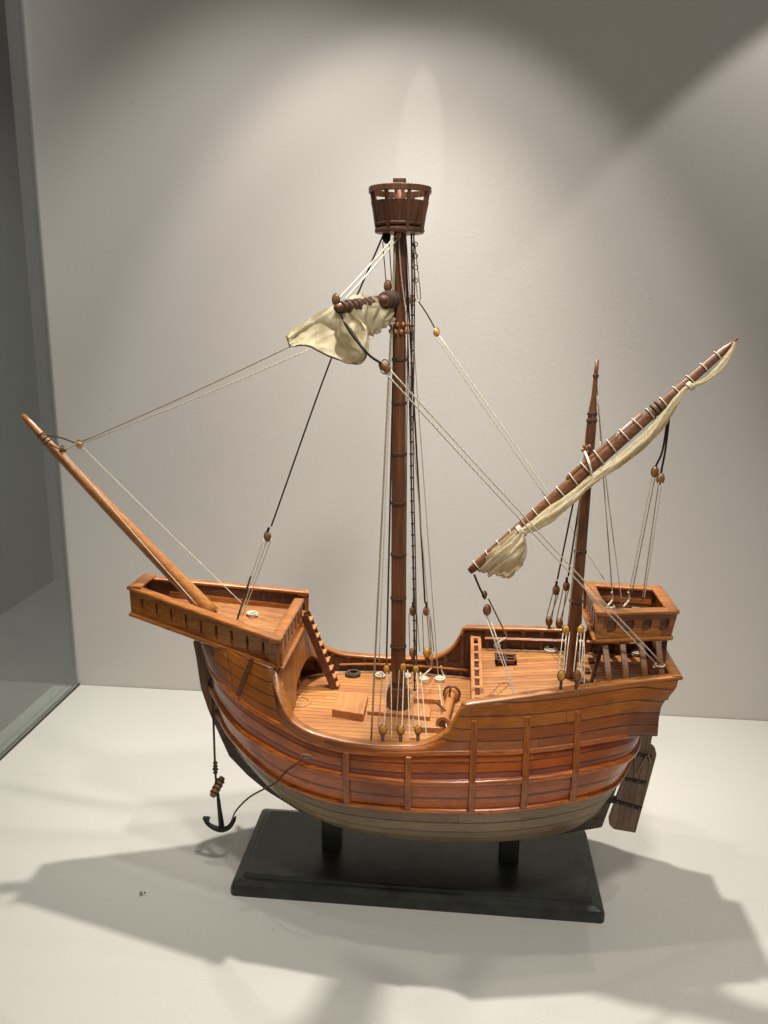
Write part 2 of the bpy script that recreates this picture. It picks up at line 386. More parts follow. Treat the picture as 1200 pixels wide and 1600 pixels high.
def glass_mat():
    N = NT('green_tinted_glass')
    N.t.nodes.remove(N.b)
    tr = N.n('ShaderNodeBsdfTransparent', {'Color': (.78, .795, .785, 1)})
    gl = N.n('ShaderNodeBsdfGlossy', {'Color': (1, 1, 1, 1), 'Roughness': .02})
    bf = N.n('ShaderNodeNewGeometry').outputs['Backfacing']      # the same reflection on the way out as on the way in
    fr = N.n('ShaderNodeFresnel', {'IOR': N.math('SUBTRACT', 1.5, N.math('MULTIPLY', bf, 1.5-1/1.5))})
    mx = N.n('ShaderNodeMixShader', {0: fr.outputs[0], 1: tr.outputs[0], 2: gl.outputs[0]})
    out = [q for q in N.t.nodes if q.type == 'OUTPUT_MATERIAL'][0]; N.t.links.new(mx.outputs[0], out.inputs[0]); return N.m
tag(MB().box((GX-.003, .545, .60), (.006, .785, 1.22)).build('glass_pane', glass_mat()), 'tall greenish glass side pane of the display case at the left edge', 'glass pane')
tag(MB().box((GX+.0008, .55, .0012), (.0016, .78, .0024)).build('sealing_strip', plain('dark_seal', (.035, .037, .03), .5)), 'dark thin sealing strip along the foot of the glass side pane', 'sealing strip')

# ------------------------------------------------------------------ display stand
stand = thing('display_stand', (-.026, .629, 0), 'low black wooden display board with two black posts carrying the ship', 'display stand')
BLK = plain('black_satin_paint', (.027, .030, .025), rough=.34, noise=.35, scale=70, bump=.10)
def plan_rect(x0, x1, y0, y1, z, r=.004, n=4):
    P = []
    for cx, cy, a0 in ((x1-r, y0+r, -90), (x1-r, y1-r, 0), (x0+r, y1-r, 90), (x0+r, y0+r, 180)):
        for k in range(n+1):
            a = math.radians(a0+90*k/n); P.append((cx+r*math.cos(a), cy+r*math.sin(a), z))
    return P
def loft(rings):
    m = MB(); n = len(rings[0]); vs = [p for r in rings for p in r]
    f = [(i*n+k, i*n+(k+1) % n, (i+1)*n+(k+1) % n, (i+1)*n+k) for i in range(len(rings)-1) for k in range(n)]
    f += [tuple(range(n))[::-1], tuple((len(rings)-1)*n+k for k in range(n))]
    return m.add(vs, f)
X0, X1, Y0, Y1 = -.1775, .1240, .5735, .6850
loft([plan_rect(X0, X1, Y0, Y1, 0), plan_rect(X0, X1, Y0, Y1, .0065), plan_rect(X0+.0012, X1-.0012, Y0+.0012, Y1-.0012, .0095),
      plan_rect(X0+.006, X1-.006, Y0+.006, Y1-.006, .0112), plan_rect(X0+.0085, X1-.0085, Y0+.0085, Y1-.0085, .0112),
      plan_rect(X0+.009, X1-.009, Y0+.009, Y1-.009, .0135), plan_rect(X0+.011, X1-.011, Y0+.011, Y1-.011, .0142)]).build('base_board', BLK, stand)
for x in (-.1012, .0505):
    MB().box((x, YC-.002, .034), (.0165, .016, .040)).build('support_post', BLK, stand, bevel=.0015)

# ------------------------------------------------------------------ THE SHIP
ship = thing('model_ship', tuple(ORG), 'wooden model sailing ship with orange varnished hull and furled cream sails on a black stand', 'model ship')

# --- hull lines: plan curve (x, half breadth) + the height read off the photograph for the near side
def lines(plan, picks, z_end, n=97, px_stop=962):
    P = arclen(spline(plan, 400), 800)
    # denser at both ends
    t = (1-np.cos(np.linspace(0, math.pi, n)))/2; t = .6*t+.4*np.linspace(0, 1, n)
    s = np.r_[0, np.cumsum(np.linalg.norm(np.diff(P, axis=0), axis=1))]; s /= s[-1]
    P = np.array([np.interp(t, s, P[:, k]) for k in (0, 1)]).T
    P[:, 1] = np.maximum(P[:, 1], .0012)
    pk = spline(picks, 300); z = np.zeros(n); pxs = np.zeros(n)
    for i, (x, b) in enumerate(P):
        zz = .13
        for _ in range(30):
            q = proj((x, YC-b, zz)); q2 = proj((x, YC-b, zz+.001))
            zz += (np.interp(q[0], pk[:, 0], pk[:, 1])-q[1])/(q2[1]-q[1])*.001
        z[i] = zz; pxs[i] = proj((x, YC-b, zz))[0]
    # beyond the last good pick the line runs on to its end height on the sternpost
    k = int(np.argmax(pxs > px_stop)) if (pxs > px_stop).any() else n-1
    if k < n-1:
        sl = np.linspace(0, 1, n-k); s0 = (z[k]-z[k-4])/4*(n-1-k)
        h = z[k]*(2*sl**3-3*sl**2+1) + s0*.35*(sl**3-2*sl**2+sl) + z_end*(-2*sl**3+3*sl**2)
        z[k:] = h
    for _ in range(3): z[1:-1] = (z[:-2]+2*z[1:-1]+z[2:])/4
    return np.c_[P, z]          # x, b, z
A_plan = [(-.2045, .001), (-.2015, .013), (-.1915, .029), (-.174, .0445), (-.151, .058), (-.125, .069), (-.095, .0775), (-.055, .083), (-.01, .082), (.03, .077), (.07, .0695), (.1, .0635), (.125, .0565), (.138, .0475), (.1445, .034), (.1465, .018), (.147, .001)]
B_plan = [(-.2035, .001), (-.198, .013), (-.186, .029), (-.168, .045), (-.146, .059), (-.12, .0705), (-.09, .079), (-.05, .085), (-.005, .0848), (.035, .0805), (.07, .0745), (.1, .067), (.123, .057), (.136, .044), (.1425, .029), (.145, .014), (.1455, .001)]
C_plan = [(-.1985, .001), (-.191, .013), (-.177, .029), (-.158, .044), (-.135, .0565), (-.108, .067), (-.075, .0745), (-.04, .078), (0, .078), (.035, .0755), (.07, .069), (.098, .059), (.119, .046), (.1325, .030), (.141, .015), (.1435, .001)]
A_pick = [(318, 1000), (324, 1016), (333, 1047), (353, 1071), (372, 1088), (393, 1104), (420, 1121), (447, 1135), (467, 1157-9), (500, 1161), (533, 1170), (580, 1174), (627, 1176), (680, 1174), (733, 1174), (780, 1174), (817, 1172), (855, 1168), (893, 1163), (930, 1156), (963, 1150), (990, 1146)]
B_pick = [(322, 1050), (329, 1068), (340, 1091), (357, 1117), (380, 1143), (407, 1161), (439, 1180), (467, 1193), (493, 1201), (533, 1210), (587, 1217), (632, 1222), (680, 1223), (730, 1223), (780, 1220), (817, 1218), (860, 1213), (897, 1207), (930, 1200), (963, 1192), (985, 1182)]
C_pick = [(325, 1080), (331, 1096), (344, 1119), (360, 1147), (387, 1177), (413, 1201), (440, 1221), (467, 1233), (493, 1243), (536, 1254), (587, 1260), (632, 1264), (680, 1266), (730, 1267), (775, 1266), (820, 1262), (860, 1256), (900, 1248), (930, 1240), (963, 1225), (977, 1210)]
LA = lines(A_plan, A_pick, .158); LB = lines(B_plan, B_pick, .147); LC = lines(C_plan, C_pick, .130, px_stop=955)
NS = len(LA)
K = []
kx = np.interp(np.linspace(0, 1, NS), [0, .08, .2, .8, .93, 1], [-.158, -.146, -.118, .085, .115, .1262])
kz = np.interp(kx, [-.158, -.146, -.13, -.11, -.08, -.03, .04, .08, .105, .1225], [.0735, .064, .056, .0515, .049, .0485, .0485, .0495, .0525, .058])
LK = np.c_[kx, np.full(NS, .0012), kz]
stem_pts = np.array([(-.2175, .198), (-.2155, .185), (-.2126, .157), (-.2063, .135), (-.1903, .0948), (-.1745, .0775), (-.1585, .0639), (-.129, .0455), (-.10, .0395), (0, .038), (.09, .0395), (.126, .0495)])
def stem_in(z): return np.interp(z, [.0455, .0639, .0775, .0948, .135, .157, .185, .198, .21], [-.122, -.151, -.167, -.1825, -.1985, -.204, -.2065, -.2085, -.212])
NB = 14
def lower_section(i):
    "points from C down to the keel at station i"
    c, k = LC[i], LK[i]; out = []
    wb = (1-sm(i/12.)); ws = sm((i-(NS-13))/12.)
    e = .92 + .35*max(wb, ws)
    for j in range(NB+1):
        ph = math.pi/2*j/NB
        yy = k[1] + (c[1]-k[1])*math.cos(ph)**e; zz = c[2] + (k[2]-c[2])*math.sin(ph)**(e*1.0)
        f = math.sin(ph)**1.2; xx = c[0] + (k[0]-c[0])*f
        if wb > 0: xx = xx*(1-wb) + wb*(stem_in(zz) + .35*yy)
        out.append((xx, yy, zz))
    return out
def side(G, sgn):            # x, b, z rows -> world points on one side
    G = np.asarray(G); return np.stack([G[..., 0], YC + sgn*G[..., 1], G[..., 2]], -1)
def arc_u(L): return np.r_[0, np.cumsum(np.linalg.norm(np.diff(L, axis=0), axis=1))]
# middle belt A-B-C with swell
def belt(L1, L2, rows, bulge):
    G = []
    for r in range(rows+1):
        t = r/rows; q = L1*(1-t)+L2*t; q = q.copy(); q[:, 1] += bulge*4*t*(1-t)*sm(q[:, 1]/.03); G.append(q)
    return np.array(G)
for sgn in (-1, 1):
    fl = sgn > 0
    G = np.concatenate([belt(LA, LB, 6, .0016), belt(LB, LC, 6, .0022)[1:]])
    u = arc_u(LB); vv = np.r_[np.linspace(0, 3, 7), np.linspace(3, 5, 7)[1:]]+10
    uv = np.stack(np.broadcast_arrays(u[None, :], vv[:, None]), -1)
    MB().grid(side(G, sgn), uv, flip=fl).build('side_planking', HULL, ship, smooth=True)
    S = np.array([lower_section(i) for i in range(NS)]).transpose(1, 0, 2)
    uv = np.stack(np.broadcast_arrays(u[None, :], (np.linspace(0, 9, NB+1))[:, None]), -1)
    MB().grid(side(S, sgn), uv, flip=fl).build('bottom_planking', BOTTOM, ship, smooth=True)
    for L, r, nm in ((LA, .0027, 'wale'), (LB, .0027, 'wale'), (LC, .0027, 'wale')):
        P = arclen(side(L, sgn), 150); T = np.gradient(P, axis=0); T /= np.linalg.norm(T, axis=1)[:, None]; G = []
        lean = {id(LA): .12, id(LB): .0, id(LC): -.30}[id(L)]
        for k in range(9):
            h_ = -1+k/4; pr = .0031*(1-abs(h_)**3.2)-.0012*(abs(h_) > .99)
            row = []
            for p, t in zip(P, T):
                nn = np.cross(t, V(0, 0, 1))*(1 if sgn < 0 else -1); nn /= np.linalg.norm(nn)
                if nn[1]*sgn < -.2: nn = -nn
                zz = V(0, 0, 1) - t*t[2]; zz /= np.linalg.norm(zz); zz = zz-nn*lean
                row.append(p+nn*pr+zz*h_*.0031)
            G.append(row)
        MB().grid(np.array(G), flip=sgn > 0).build(nm, WALE, ship, smooth=True)
# keel, stem and sternpost
inner = []
for (x, z) in stem_pts:
    inner.append((x, z))
ko = [tuple(p) for p in stem_pts]
ki = [(-.203, .200), (-.203, .186), (-.198, .16), (-.192, .14), (-.178, .1005), (-.163, .0845), (-.149, .0705), (-.124, .0545), (-.098, .0505), (0, .0495), (.088, .0505), (.119, .0605)]
th = .0028
for (lo_, hi_, nm_, mt_) in ((0, 4, 'stem', STEMW), (3, len(ko), 'keel', KEELW)):
  m = MB(); vs = []
  for (a, b) in zip(ko[lo_:hi_], ki[lo_:hi_]):
      for (x, z) in (a, b):
        vs += [(x, YC-th, z), (x, YC+th, z)]
  f = []; nk = hi_-lo_
  for i in range(nk-1):
    a = 4*i; b = 4*(i+1)
    f += [(a, b, b+2, a+2), (a+1, a+3, b+3, b+1), (a, a+1, b+1, b), (a+2, b+2, b+3, a+3)]
  f += [(0, 2, 3, 1), (4*nk-4, 4*nk-3, 4*nk-1, 4*nk-2)]
  m.add(vs, f); m.build(nm_, mt_, ship, bevel=.0005)
m = MB(); m.poly([(.112, YC, .052), (.1265, YC, .0495), (.1355, YC, .0850), (.1475, YC, .137), (.150, YC, .165), (.138, YC, .165), (.128, YC, .10)], (0, .0026, 0)).build('sternpost', KEELW, ship, bevel=.0004)

# --- upper works
GT = np.array([  # cap rail line: x, half breadth, z
    (-.1365, .0555, .2010), (-.1315, .0650, .1890), (-.1250, .0715, .1775), (-.12, .0738, .1697), (-.11, .0767, .1641), (-.1, .0787, .1613), (-.08, .0820, .1590), (-.06, .0834, .1582),
    (-.045, .0834, .1582), (-.03, .0829, .1589), (-.02, .0822, .1607), (-.015, .0818, .1627), (-.01, .0814, .1655), (-.005, .0811, .1694), (0, .0806, .1756), (.004, .0802, .1835), (.0075, .0800, .1905), (.0105, .0792, .1925),
    (.03, .0750, .1945), (.05, .0708, .1966), (.07, .0664, .1988), (.1, .0600, .2016), (.13, .0534, .2044), (.1665, .0455, .2072)])
CAPW, CAPT = .0078, .0030
fz = lambda x: np.interp(x, [-.2634, -.1317], [.2240, .2007])       # underside of the fore castle
T_bow = [(-.2150, .001), (-.2085, .013), (-.196, .027), (-.178, .0395), (-.157, .0485), (-.1420, .0530)]
Tl = [(x, b, fz(x)+.001) for x, b in T_bow] + [(x, b-.0022, z-.0015) for x, b, z in GT[:-1]] + [(.1640, .0437, .2052)]
Tl = spline(Tl, 900)
def A2(x):
    "bottom line of the upper side; runs straight on aft past the rounded stern"
    m_ = LA[:, 0] < .127
    xx = np.r_[LA[m_, 0], .1275, .1515]; bb = np.r_[LA[m_, 1], .0560, .0478]; zz = np.r_[LA[m_, 2], np.interp(.1275, LA[:, 0], LA[:, 2]), .1600]
    o_ = np.argsort(xx); return np.interp(x, xx[o_], bb[o_]), np.interp(x, xx[o_], zz[o_])
NU, NV = 260, 14
uu = np.linspace(0, 1, NU)**1.0; bowd = np.r_[np.linspace(0, .1, 40)**1.0*1, np.linspace(.1, 1, NU-40)]
xT = -.2150 + bowd*(.1640+.2150); xA = -.2045 + bowd*(.1515+.2045)
og = np.interp(np.linspace(0, 1, NV+1), [0, .33, .5, .62, .75, .86, 1], [0, .0002, .0012, .0035, .0085, .0115, .0125])/.0125
UG = np.zeros((NV+1, NU, 3))
ba, za = A2(xA); bt = np.interp(xT, Tl[:, 0], Tl[:, 1]); zt = np.interp(xT, Tl[:, 0], Tl[:, 2])
for r in range(NV+1):
    t = r/NV
    wend = sm((bowd-.93)/.07)
    tx = t*(1-wend) + og[r]*wend
    x = xA*(1-tx)+xT*tx; b = ba*(1-t)+bt*t + .0012*4*t*(1-t)*sm(ba/.03)*(1-wend); z = za*(1-t)+zt*t
    UG[r] = np.stack([x, b, z], -1)
ux = xA
# seams follow heights, so plank rows are real strakes that the sheer cuts off
uvu = np.zeros((NV+1, NU, 2)); uvu[..., 0] = UG[..., 0]
lift = np.interp(UG[..., 0], [-.21, -.16, -.12, -.05, .02, .1, .166], [.016, .006, .003, 0, 0, 0, 0])
uvu[..., 1] = (UG[..., 2] - za[None, :])/.0092 + 30
for sgn in (-1, 1):
    MB().grid(side(UG, sgn), uvu, flip=sgn < 0).build('upper_planking', HULLUP, ship, smooth=True, thick=.0022, off=-1)
# transom and counter
m = MB(); a = side(UG[:, -1], -1); b = side(UG[:, -1], 1); n = 7
G = np.array([a*(1-k/n)+b*k/n for k in range(n+1)]); G[..., 0] -= .0012
uv = np.stack([G[..., 1], (G[..., 2])/.009], -1)
m.grid(G, uv)
sel = ux > .118; a = side(UG[0][sel], -1); b = side(UG[0][sel], 1)
G2 = np.array([a*(1-k/n)+b*k/n for k in range(n+1)]); G2[..., 2] += .0008
m.grid(G2, np.stack([G2[..., 1], G2[..., 0]/.009], -1)).build('transom', HULLUP, ship, thick=.0015, off=0)

# inner faces of the bulwarks, with frames and a stringer
def bT(x): return float(np.interp(x, Tl[:, 0], Tl[:, 1]))
def zT(x): return float(np.interp(x, Tl[:, 0], Tl[:, 2]))
def sweep(P, w, h, name, mat, parent, bevel=.0006, lat=None):
    "flat rectangular moulding along P, w across and h thick"
    P = np.asarray(P, float); T = np.gradient(P, axis=0); T /= np.linalg.norm(T, axis=1)[:, None]
    rings = []
    for p, t in zip(P, T):
        l = np.cross(t, V(0, 0, 1)); l = l/np.linalg.norm(l) if np.linalg.norm(l) > 1e-6 else V(0, 1, 0)
        u = np.cross(l, t)
        c = h*.28
        rings.append([p-l*w/2-u*h/2+u*c, p-l*w/2+u*h/2-u*c, p-l*(w/2-c)+u*h/2, p+l*(w/2-c)+u*h/2, p+l*w/2+u*h/2-u*c, p+l*w/2-u*h/2+u*c, p+l*(w/2-c)-u*h/2, p-l*(w/2-c)-u*h/2])
    n = 8; vs = [q for r in rings for q in r]; m = MB()
    f = [(i*n+k, i*n+(k+1) % n, (i+1)*n+(k+1) % n, (i+1)*n+k) for i in range(len(rings)-1) for k in range(n)]
    f += [tuple(range(n))[::-1], tuple((len(rings)-1)*n+k for k in range(n))]
    m.add(vs, f); return m.build(name, mat, parent, auto=50, smooth=True)
def strap(P, A, wa, wb, name, mat, parent, bevel=.0005):
    "rectangular bar along P whose section is wa wide along the fixed axis A and wb deep across it"
    P = np.asarray(P, float); A = V(*A); T = np.gradient(P, axis=0); T /= np.linalg.norm(T, axis=1)[:, None]; vs = []
    for p, t in zip(P, T):
        nn = np.cross(t, A); nn /= np.linalg.norm(nn)
        vs += [p-A*wa/2-nn*wb/2, p+A*wa/2-nn*wb/2, p+A*wa/2+nn*wb/2, p-A*wa/2+nn*wb/2]
    k = len(P); f = [(i*4+j, i*4+(j+1) % 4, (i+1)*4+(j+1) % 4, (i+1)*4+j) for i in range(k-1) for j in range(4)]
    f += [(3, 2, 1, 0), (4*k-4, 4*k-3, 4*k-2, 4*k-1)]
    return MB().add(vs, f).build(name, mat, parent, bevel=bevel)
DZ = lambda x: .1430 + .0*x
QZ = lambda x: .1727 + (x-.0244)*.10
for sgn in (-1, 1):
    g = GT.copy(); q = spline(g, 150); q[:, 1] -= CAPW/2 - .0005; q[:, 2] -= CAPT/2-.0003
    sweep(side(q, sgn), CAPW, CAPT, 'cap_rail', RAIL, ship)
    xs = np.linspace(-.126, .160, 90); top = np.array([[x, bT(x)-.0032, zT(x)-.0008] for x in xs]); bot = top.copy(); bot[:, 2] = np.where(xs < .016, .1425, QZ(xs)-.0005); bot[:, 1] = top[:, 1]-.0005
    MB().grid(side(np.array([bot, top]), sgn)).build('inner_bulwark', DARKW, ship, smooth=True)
    for x in list(np.linspace(-.112, .006, 9)) + list(np.linspace(.028, .152, 9)):
        b0 = bT(x)-.0048; zb = .1425 if x < .016 else QZ(x)
        MB().box((x, YC+sgn*b0, (zb+zT(x)-.001)/2), (.0034, .0030, zT(x)-.001-zb)).build('bulwark_frame', DARKB, ship)
    P = [(x, YC+sgn*(bT(x)-.0070), .1525) for x in np.linspace(-.105, .012, 30)]
    MB().tube(P, .0011, n=6).build('pin_rail', RAIL, ship)
    P = [(x, YC+sgn*(bT(x)-.0072), QZ(x)+.0125) for x in np.linspace(.026, .150, 30)]
    MB().tube(P, .0014, n=4).build('pin_rail', RAIL, ship)
    P = [(x, YC+sgn*(bT(x)-.0062), .1442) for x in np.linspace(-.12, .014, 30)]
    MB().tube(P, .0014, n=4).build('waterway', RAIL, ship)
    P = [(x, YC+sgn*(bT(x)-.0062), QZ(x)+.0012) for x in np.linspace(.018, .158, 30)]
    MB().tube(P, .0014, n=4).build('waterway', RAIL, ship)
sweep([( .1632, YC-.0463, .2060), (.1632, YC, .2063), (.1632, YC+.0463, .2060)], .0085, .0032, 'stern_rail', RAIL, ship)
# decks
def deck(x0, x1, zf, inset, name, mat, n=60, bfun=bT, camber=.0012):
    xs = np.linspace(x0, x1, n); G = []
    for k in range(13):
        t = -1+2*k/12; G.append([(x, YC+t*(bfun(x)-inset), zf(x)+camber*(1-t*t)) for x in xs])
    m = MB().grid(np.array(G), flip=True); return m.build(name, mat, ship, smooth=True, thick=.0015, off=-1)
def bw(x): return bT(x) if x > -.128 else min(float(np.interp(x, LB[:NS//2, 0], LB[:NS//2, 1])), bT(-.128))
deck(-.175, .0165, DZ, .0040, 'main_deck', DECK, bfun=bw)
deck(.0135, .1600, QZ, .0036, 'quarter_deck', DECK)
# quarter deck break: bulkhead below, open breast rail of two beams with pegs
MB().box((.0150, YC, .158), (.002, .150, .030)).build('break_bulkhead', BULK, ship)
for x in (.0146, .0210):
    MB().bar((x, YC-.0765, .1835), (x, YC+.0765, .1835), .0029, .0036).build('breast_beam', LIGHTW, ship, bevel=.0004)
for y in np.linspace(-.068, .068, 9):
    MB().box((.0178, YC+y, .1842), (.0060, .0042, .0030)).build('breast_peg', LIGHTW, ship, bevel=.0004)
MB().box((.0178, YC, .1755), (.0050, .148, .0045)).build('breast_sill', DARKB, ship)

# --- fore castle
FC = dict(x0=-.2640, x1=-.1306, b0=.0163, b1=.0596, zt0=.2478, zt1=.2254, zb0=.2240, zb1=.2007)
def fcp(u, v, sgn, inset=0.0):
    "u 0 front..1 aft, v 0 bottom..1 top"
    x = FC['x0']+(FC['x1']-FC['x0'])*u
    bt_ = FC['b0']+(FC['b1']-FC['b0'])*u; bb_ = bt_-(.0010+.0028*u)
    zb = FC['zb0']+(FC['zb1']-FC['zb0'])*u; zt_ = FC['zt0']+(FC['zt1']-FC['zt0'])*u
    return V(x, YC+sgn*(bb_*(1-v)+bt_*v-inset), zb*(1-v)+zt_*v)
def slotted(p00, p10, p01, p11, slots, v0, v1, name, mat, parent, thick, flip=False, uvs=None):
    "panel with upright slots: slots = list of (u0, u1); corners bottom-left, bottom-right, top-left, top-right"
    us = [0.0]
    for a, b in slots: us += [a, b]
    us.append(1.0)
    q = lambda u, v: (p00*(1-u)+p10*u)*(1-v)+(p01*(1-u)+p11*u)*v
    vs_ = [0, v0, v1, 1]; m = MB(); idx = {}
    V_ = []
    for i, u in enumerate(us):
        for j, v in enumerate(vs_): idx[i, j] = len(V_); V_.append(q(u, v))
    f = []
    for i in range(len(us)-1):
        for j in range(3):
            if i % 2 == 1 and j == 1: continue
            k = (idx[i, j], idx[i+1, j], idx[i+1, j+1], idx[i, j+1]); f.append(k[::-1] if flip else k)
    m.add(V_, f); return m.build(name, mat, parent, thick=thick, off=0)
fc_slots = []
for i in range(9):
    c = .085+i*.1005; fc_slots.append((c-.0085, c+.0085))
ci = .0028
for sgn in (-1, 1):
    p = slotted(fcp(.0, 0, sgn, ci), fcp(1, 0, sgn, ci), fcp(0, 1, sgn, ci), fcp(1, 1, sgn, ci), fc_slots, .22, .74, 'forecastle_side', CASTLE, ship, .0022)
    sweep(arclen([fcp(-.004, .985, sgn, .0036), fcp(1.0, .985, sgn, .0036)], 3), .0085, .0030, 'forecastle_rail', RAIL, ship)
    sweep(arclen([fcp(-.002, .02, sgn, .0012), fcp(1.0, .02, sgn, .0012)], 3), .0038, .0034, 'forecastle_moulding', RAIL, ship)
    a = fcp(.16, .50, sgn, .0058); b = fcp(.93, .42, sgn, .0058); MB().bar(a, b, .0022, .0050).build('forecastle_stringer', RAIL, ship, bevel=.0004)
    for u in np.linspace(.12, .96, 8):
        a = fcp(u, .22, sgn, .0046); b = fcp(u, .95, sgn, .0046); MB().bar(a, b, .0025, .0018, up=(0, 1, 0)).build('forecastle_stanchion', DARKB, ship)
for sgn in (-1, 1):
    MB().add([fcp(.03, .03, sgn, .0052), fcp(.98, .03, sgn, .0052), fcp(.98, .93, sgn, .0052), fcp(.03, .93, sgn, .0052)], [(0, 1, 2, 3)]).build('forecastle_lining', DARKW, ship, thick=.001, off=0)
# front face, rail
a, b, c, d = fcp(0, 0, -1, ci), fcp(0, 0, 1, ci), fcp(0, 1, -1, ci), fcp(0, 1, 1, ci)
for q in (a, b, c, d): q[0] += .003
MB().add([a, b, d, c], [(3, 2, 1, 0)]).build('forecastle_front', CASTLE, ship, thick=.0022, off=0)
a = fcp(.012, .985, -1, -.0005); b = fcp(.012, .985, 1, -.0005)
sweep([a+V(.003, 0, 0.0006), (a+b)/2+V(.003, 0, .0006), b+V(.003, 0, .0006)], .011, .0030, 'forecastle_rail', RAIL, ship)
a = fcp(0, .02, -1, 0); b = fcp(0, .02, 1, 0); sweep([a, (a+b)/2, b], .0038, .0034, 'forecastle_moulding', RAIL, ship)
# aft face: open balustrade, gap at the ladder
ya, yb = -.0565, .0330
za0, za1 = FC['zb1'], FC['zt1']
slots = [((i+.42)/7.0, (i+.78)/7.0) for i in range(7)]
q = lambda y, z: V(FC['x1']-.0025, YC+y, z)
slotted(q(ya, za0), q(yb, za0), q(ya, za1-.001), q(yb, za1-.001), slots, .30, .86, 'forecastle_balustrade', CASTLE, ship, .0022)
slotted(q(.0515, za0), q(.0565, za0), q(.0515, za1-.001), q(.0565, za1-.001), [(.45, .5)], .3, .31, 'forecastle_post', CASTLE, ship, .0022)
sweep([q(-.0592, za1-.0002)-V(.002, 0, 0), q(-.02, za1-.0002)-V(.002, 0, 0), q(.0350, za1-.0002)-V(.002, 0, 0)], .0088, .0032, 'forecastle_rail', RAIL, ship)
sweep([q(.0500, za1-.0002)-V(.002, 0, 0), q(.0550, za1-.0002)-V(.002, 0, 0), q(.0592, za1-.0002)-V(.002, 0, 0)], .0088, .0032, 'forecastle_rail', RAIL, ship)
sweep([q(-.0565, za0+.0006)+V(.0018, 0, 0), q(0, za0+.0006)+V(.0018, 0, 0), q(.0565, za0+.0006)+V(.0018, 0, 0)], .0040, .0036, 'forecastle_moulding', RAIL, ship)
# its deck (also the underside)
m = MB(); G = []
for k in range(11):
    t = -1+2*k/10; row = []
    for u in np.linspace(.02, .985, 20):
        p_ = fcp(u, .02, 1, .0022); row.append((p_[0], YC+t*(p_[1]-YC), p_[2]+.0048))
    G.append(row)
m.grid(np.array(G), flip=True).build('forecastle_deck', DECKF, ship, thick=.0040, off=-1)
# struts under the overhang
for sgn in (-1, 1):
    if sgn < 0: a, b = at(371, 1087, -.0600), at(394, 1028, -.0540)
    MB().bar((a[0], YC+sgn*(YC-a[1]), a[2]), (b[0], YC+sgn*(YC-b[1]), b[2]), .0032, .0032, up=(0, 1, 0)).build('overhang_strut', DARKB, ship, bevel=.0004)
# bulkhead under the fore castle with arched opening
xb = -.1322; z0, z1 = .1430, .2010; ac, ar, zs = .0270, .0310, .1500     # arch centre y, half width, spring height
m = MB(); th_ = .0012
_sx = -.1322
_sb = [float(np.interp(_sx, L[:NS//2, 0], L[:NS//2, 1])) for L in (LA,)]+[bT(_sx)]
_sz = [float(np.interp(_sx, L[:NS//2, 0], L[:NS//2, 2])) for L in (LA,)]+[zT(_sx)]
bsec_b = np.array([bT(_sx), _sb[0]]); bsec_z = np.array([min(zT(_sx), z1), _sz[0]])
if bsec_b[1] < bsec_b[0]: bsec_b = bsec_b+np.array([0, .001+bsec_b[0]-bsec_b[1]])
ys = sorted(set(list(np.linspace(-.0745, .0745, 40)) + [ac-ar, ac+ar] + list(ac+ar*np.cos(np.linspace(0, math.pi, 21)))))
for a, b in zip(ys[:-1], ys[1:]):
    if b-a < 1e-6: continue
    def low(y):
        if abs(y-ac) >= ar-1e-7: return z0
        return zs + .0240*math.sqrt(max(0, 1-((y-ac)/ar)**2))
    mid = (a+b)/2
    la, lb = (low(a), low(b)) if abs(mid-ac) < ar else (z0, z0)
    if abs(mid-ac) < ar: la = max(la, zs); lb = max(lb, zs)
    hi = lambda y: float(np.interp(abs(y)+.0030, bsec_b, bsec_z)) if abs(y)+.003 > bsec_b[0] else z1
    if abs(mid)+.0035 > bsec_b[-1]: continue
    bx = lambda y, z: xb + .0165*min(1, max(0, y/.058))*(1-(z-z0)/(z1-z0))
    m.poly([(bx(a, la), YC+a, la), (bx(b, lb), YC+b, lb), (bx(b, hi(b)), YC+b, hi(b)), (bx(a, hi(a)), YC+a, hi(a))], (th_, 0, 0))
m.build('forecastle_bulkhead', BULK, ship)
# firewood and a coil inside the arch, dark hold lining behind
for i in range(5):
    MB().box((-.141+.0015*(i % 2), YC+.010+i*.0085, .1485), (.008, .0058, .0065+.001*(i % 3))).build('stowed_block', LIGHTW, ship, bevel=.0006)
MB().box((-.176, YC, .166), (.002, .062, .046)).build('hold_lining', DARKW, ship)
# ladder from the deck to the fore castle
f1 = V(-.1035, YC+.0365, .1440); f2 = V(-.1300, YC+.0365, .2125); wl = .0095
ld = None
for s_ in (-1, 1):
    a = f1+V(0, s_*wl/2, 0); b = f2+V(0, s_*wl/2, 0)
    o = MB().bar(a, b, .0016, .0062, up=(1, 0, .39)).build('ladder', DARKB, ship, bevel=.0003) if ld is None else MB().bar(a, b, .0016, .0062, up=(1, 0, .39)).build('ladder_rail', DARKB, ld, bevel=.0003)
    if ld is None: ld = o
for i in range(9):
    t = (i+.6)/9.2; p_ = f1*(1-t)+f2*t+V(.0026, 0, 0)
    MB().box(p_, (.0046, .0110, .0016)).build('ladder_tread', LIGHTW, ld, bevel=.0003)

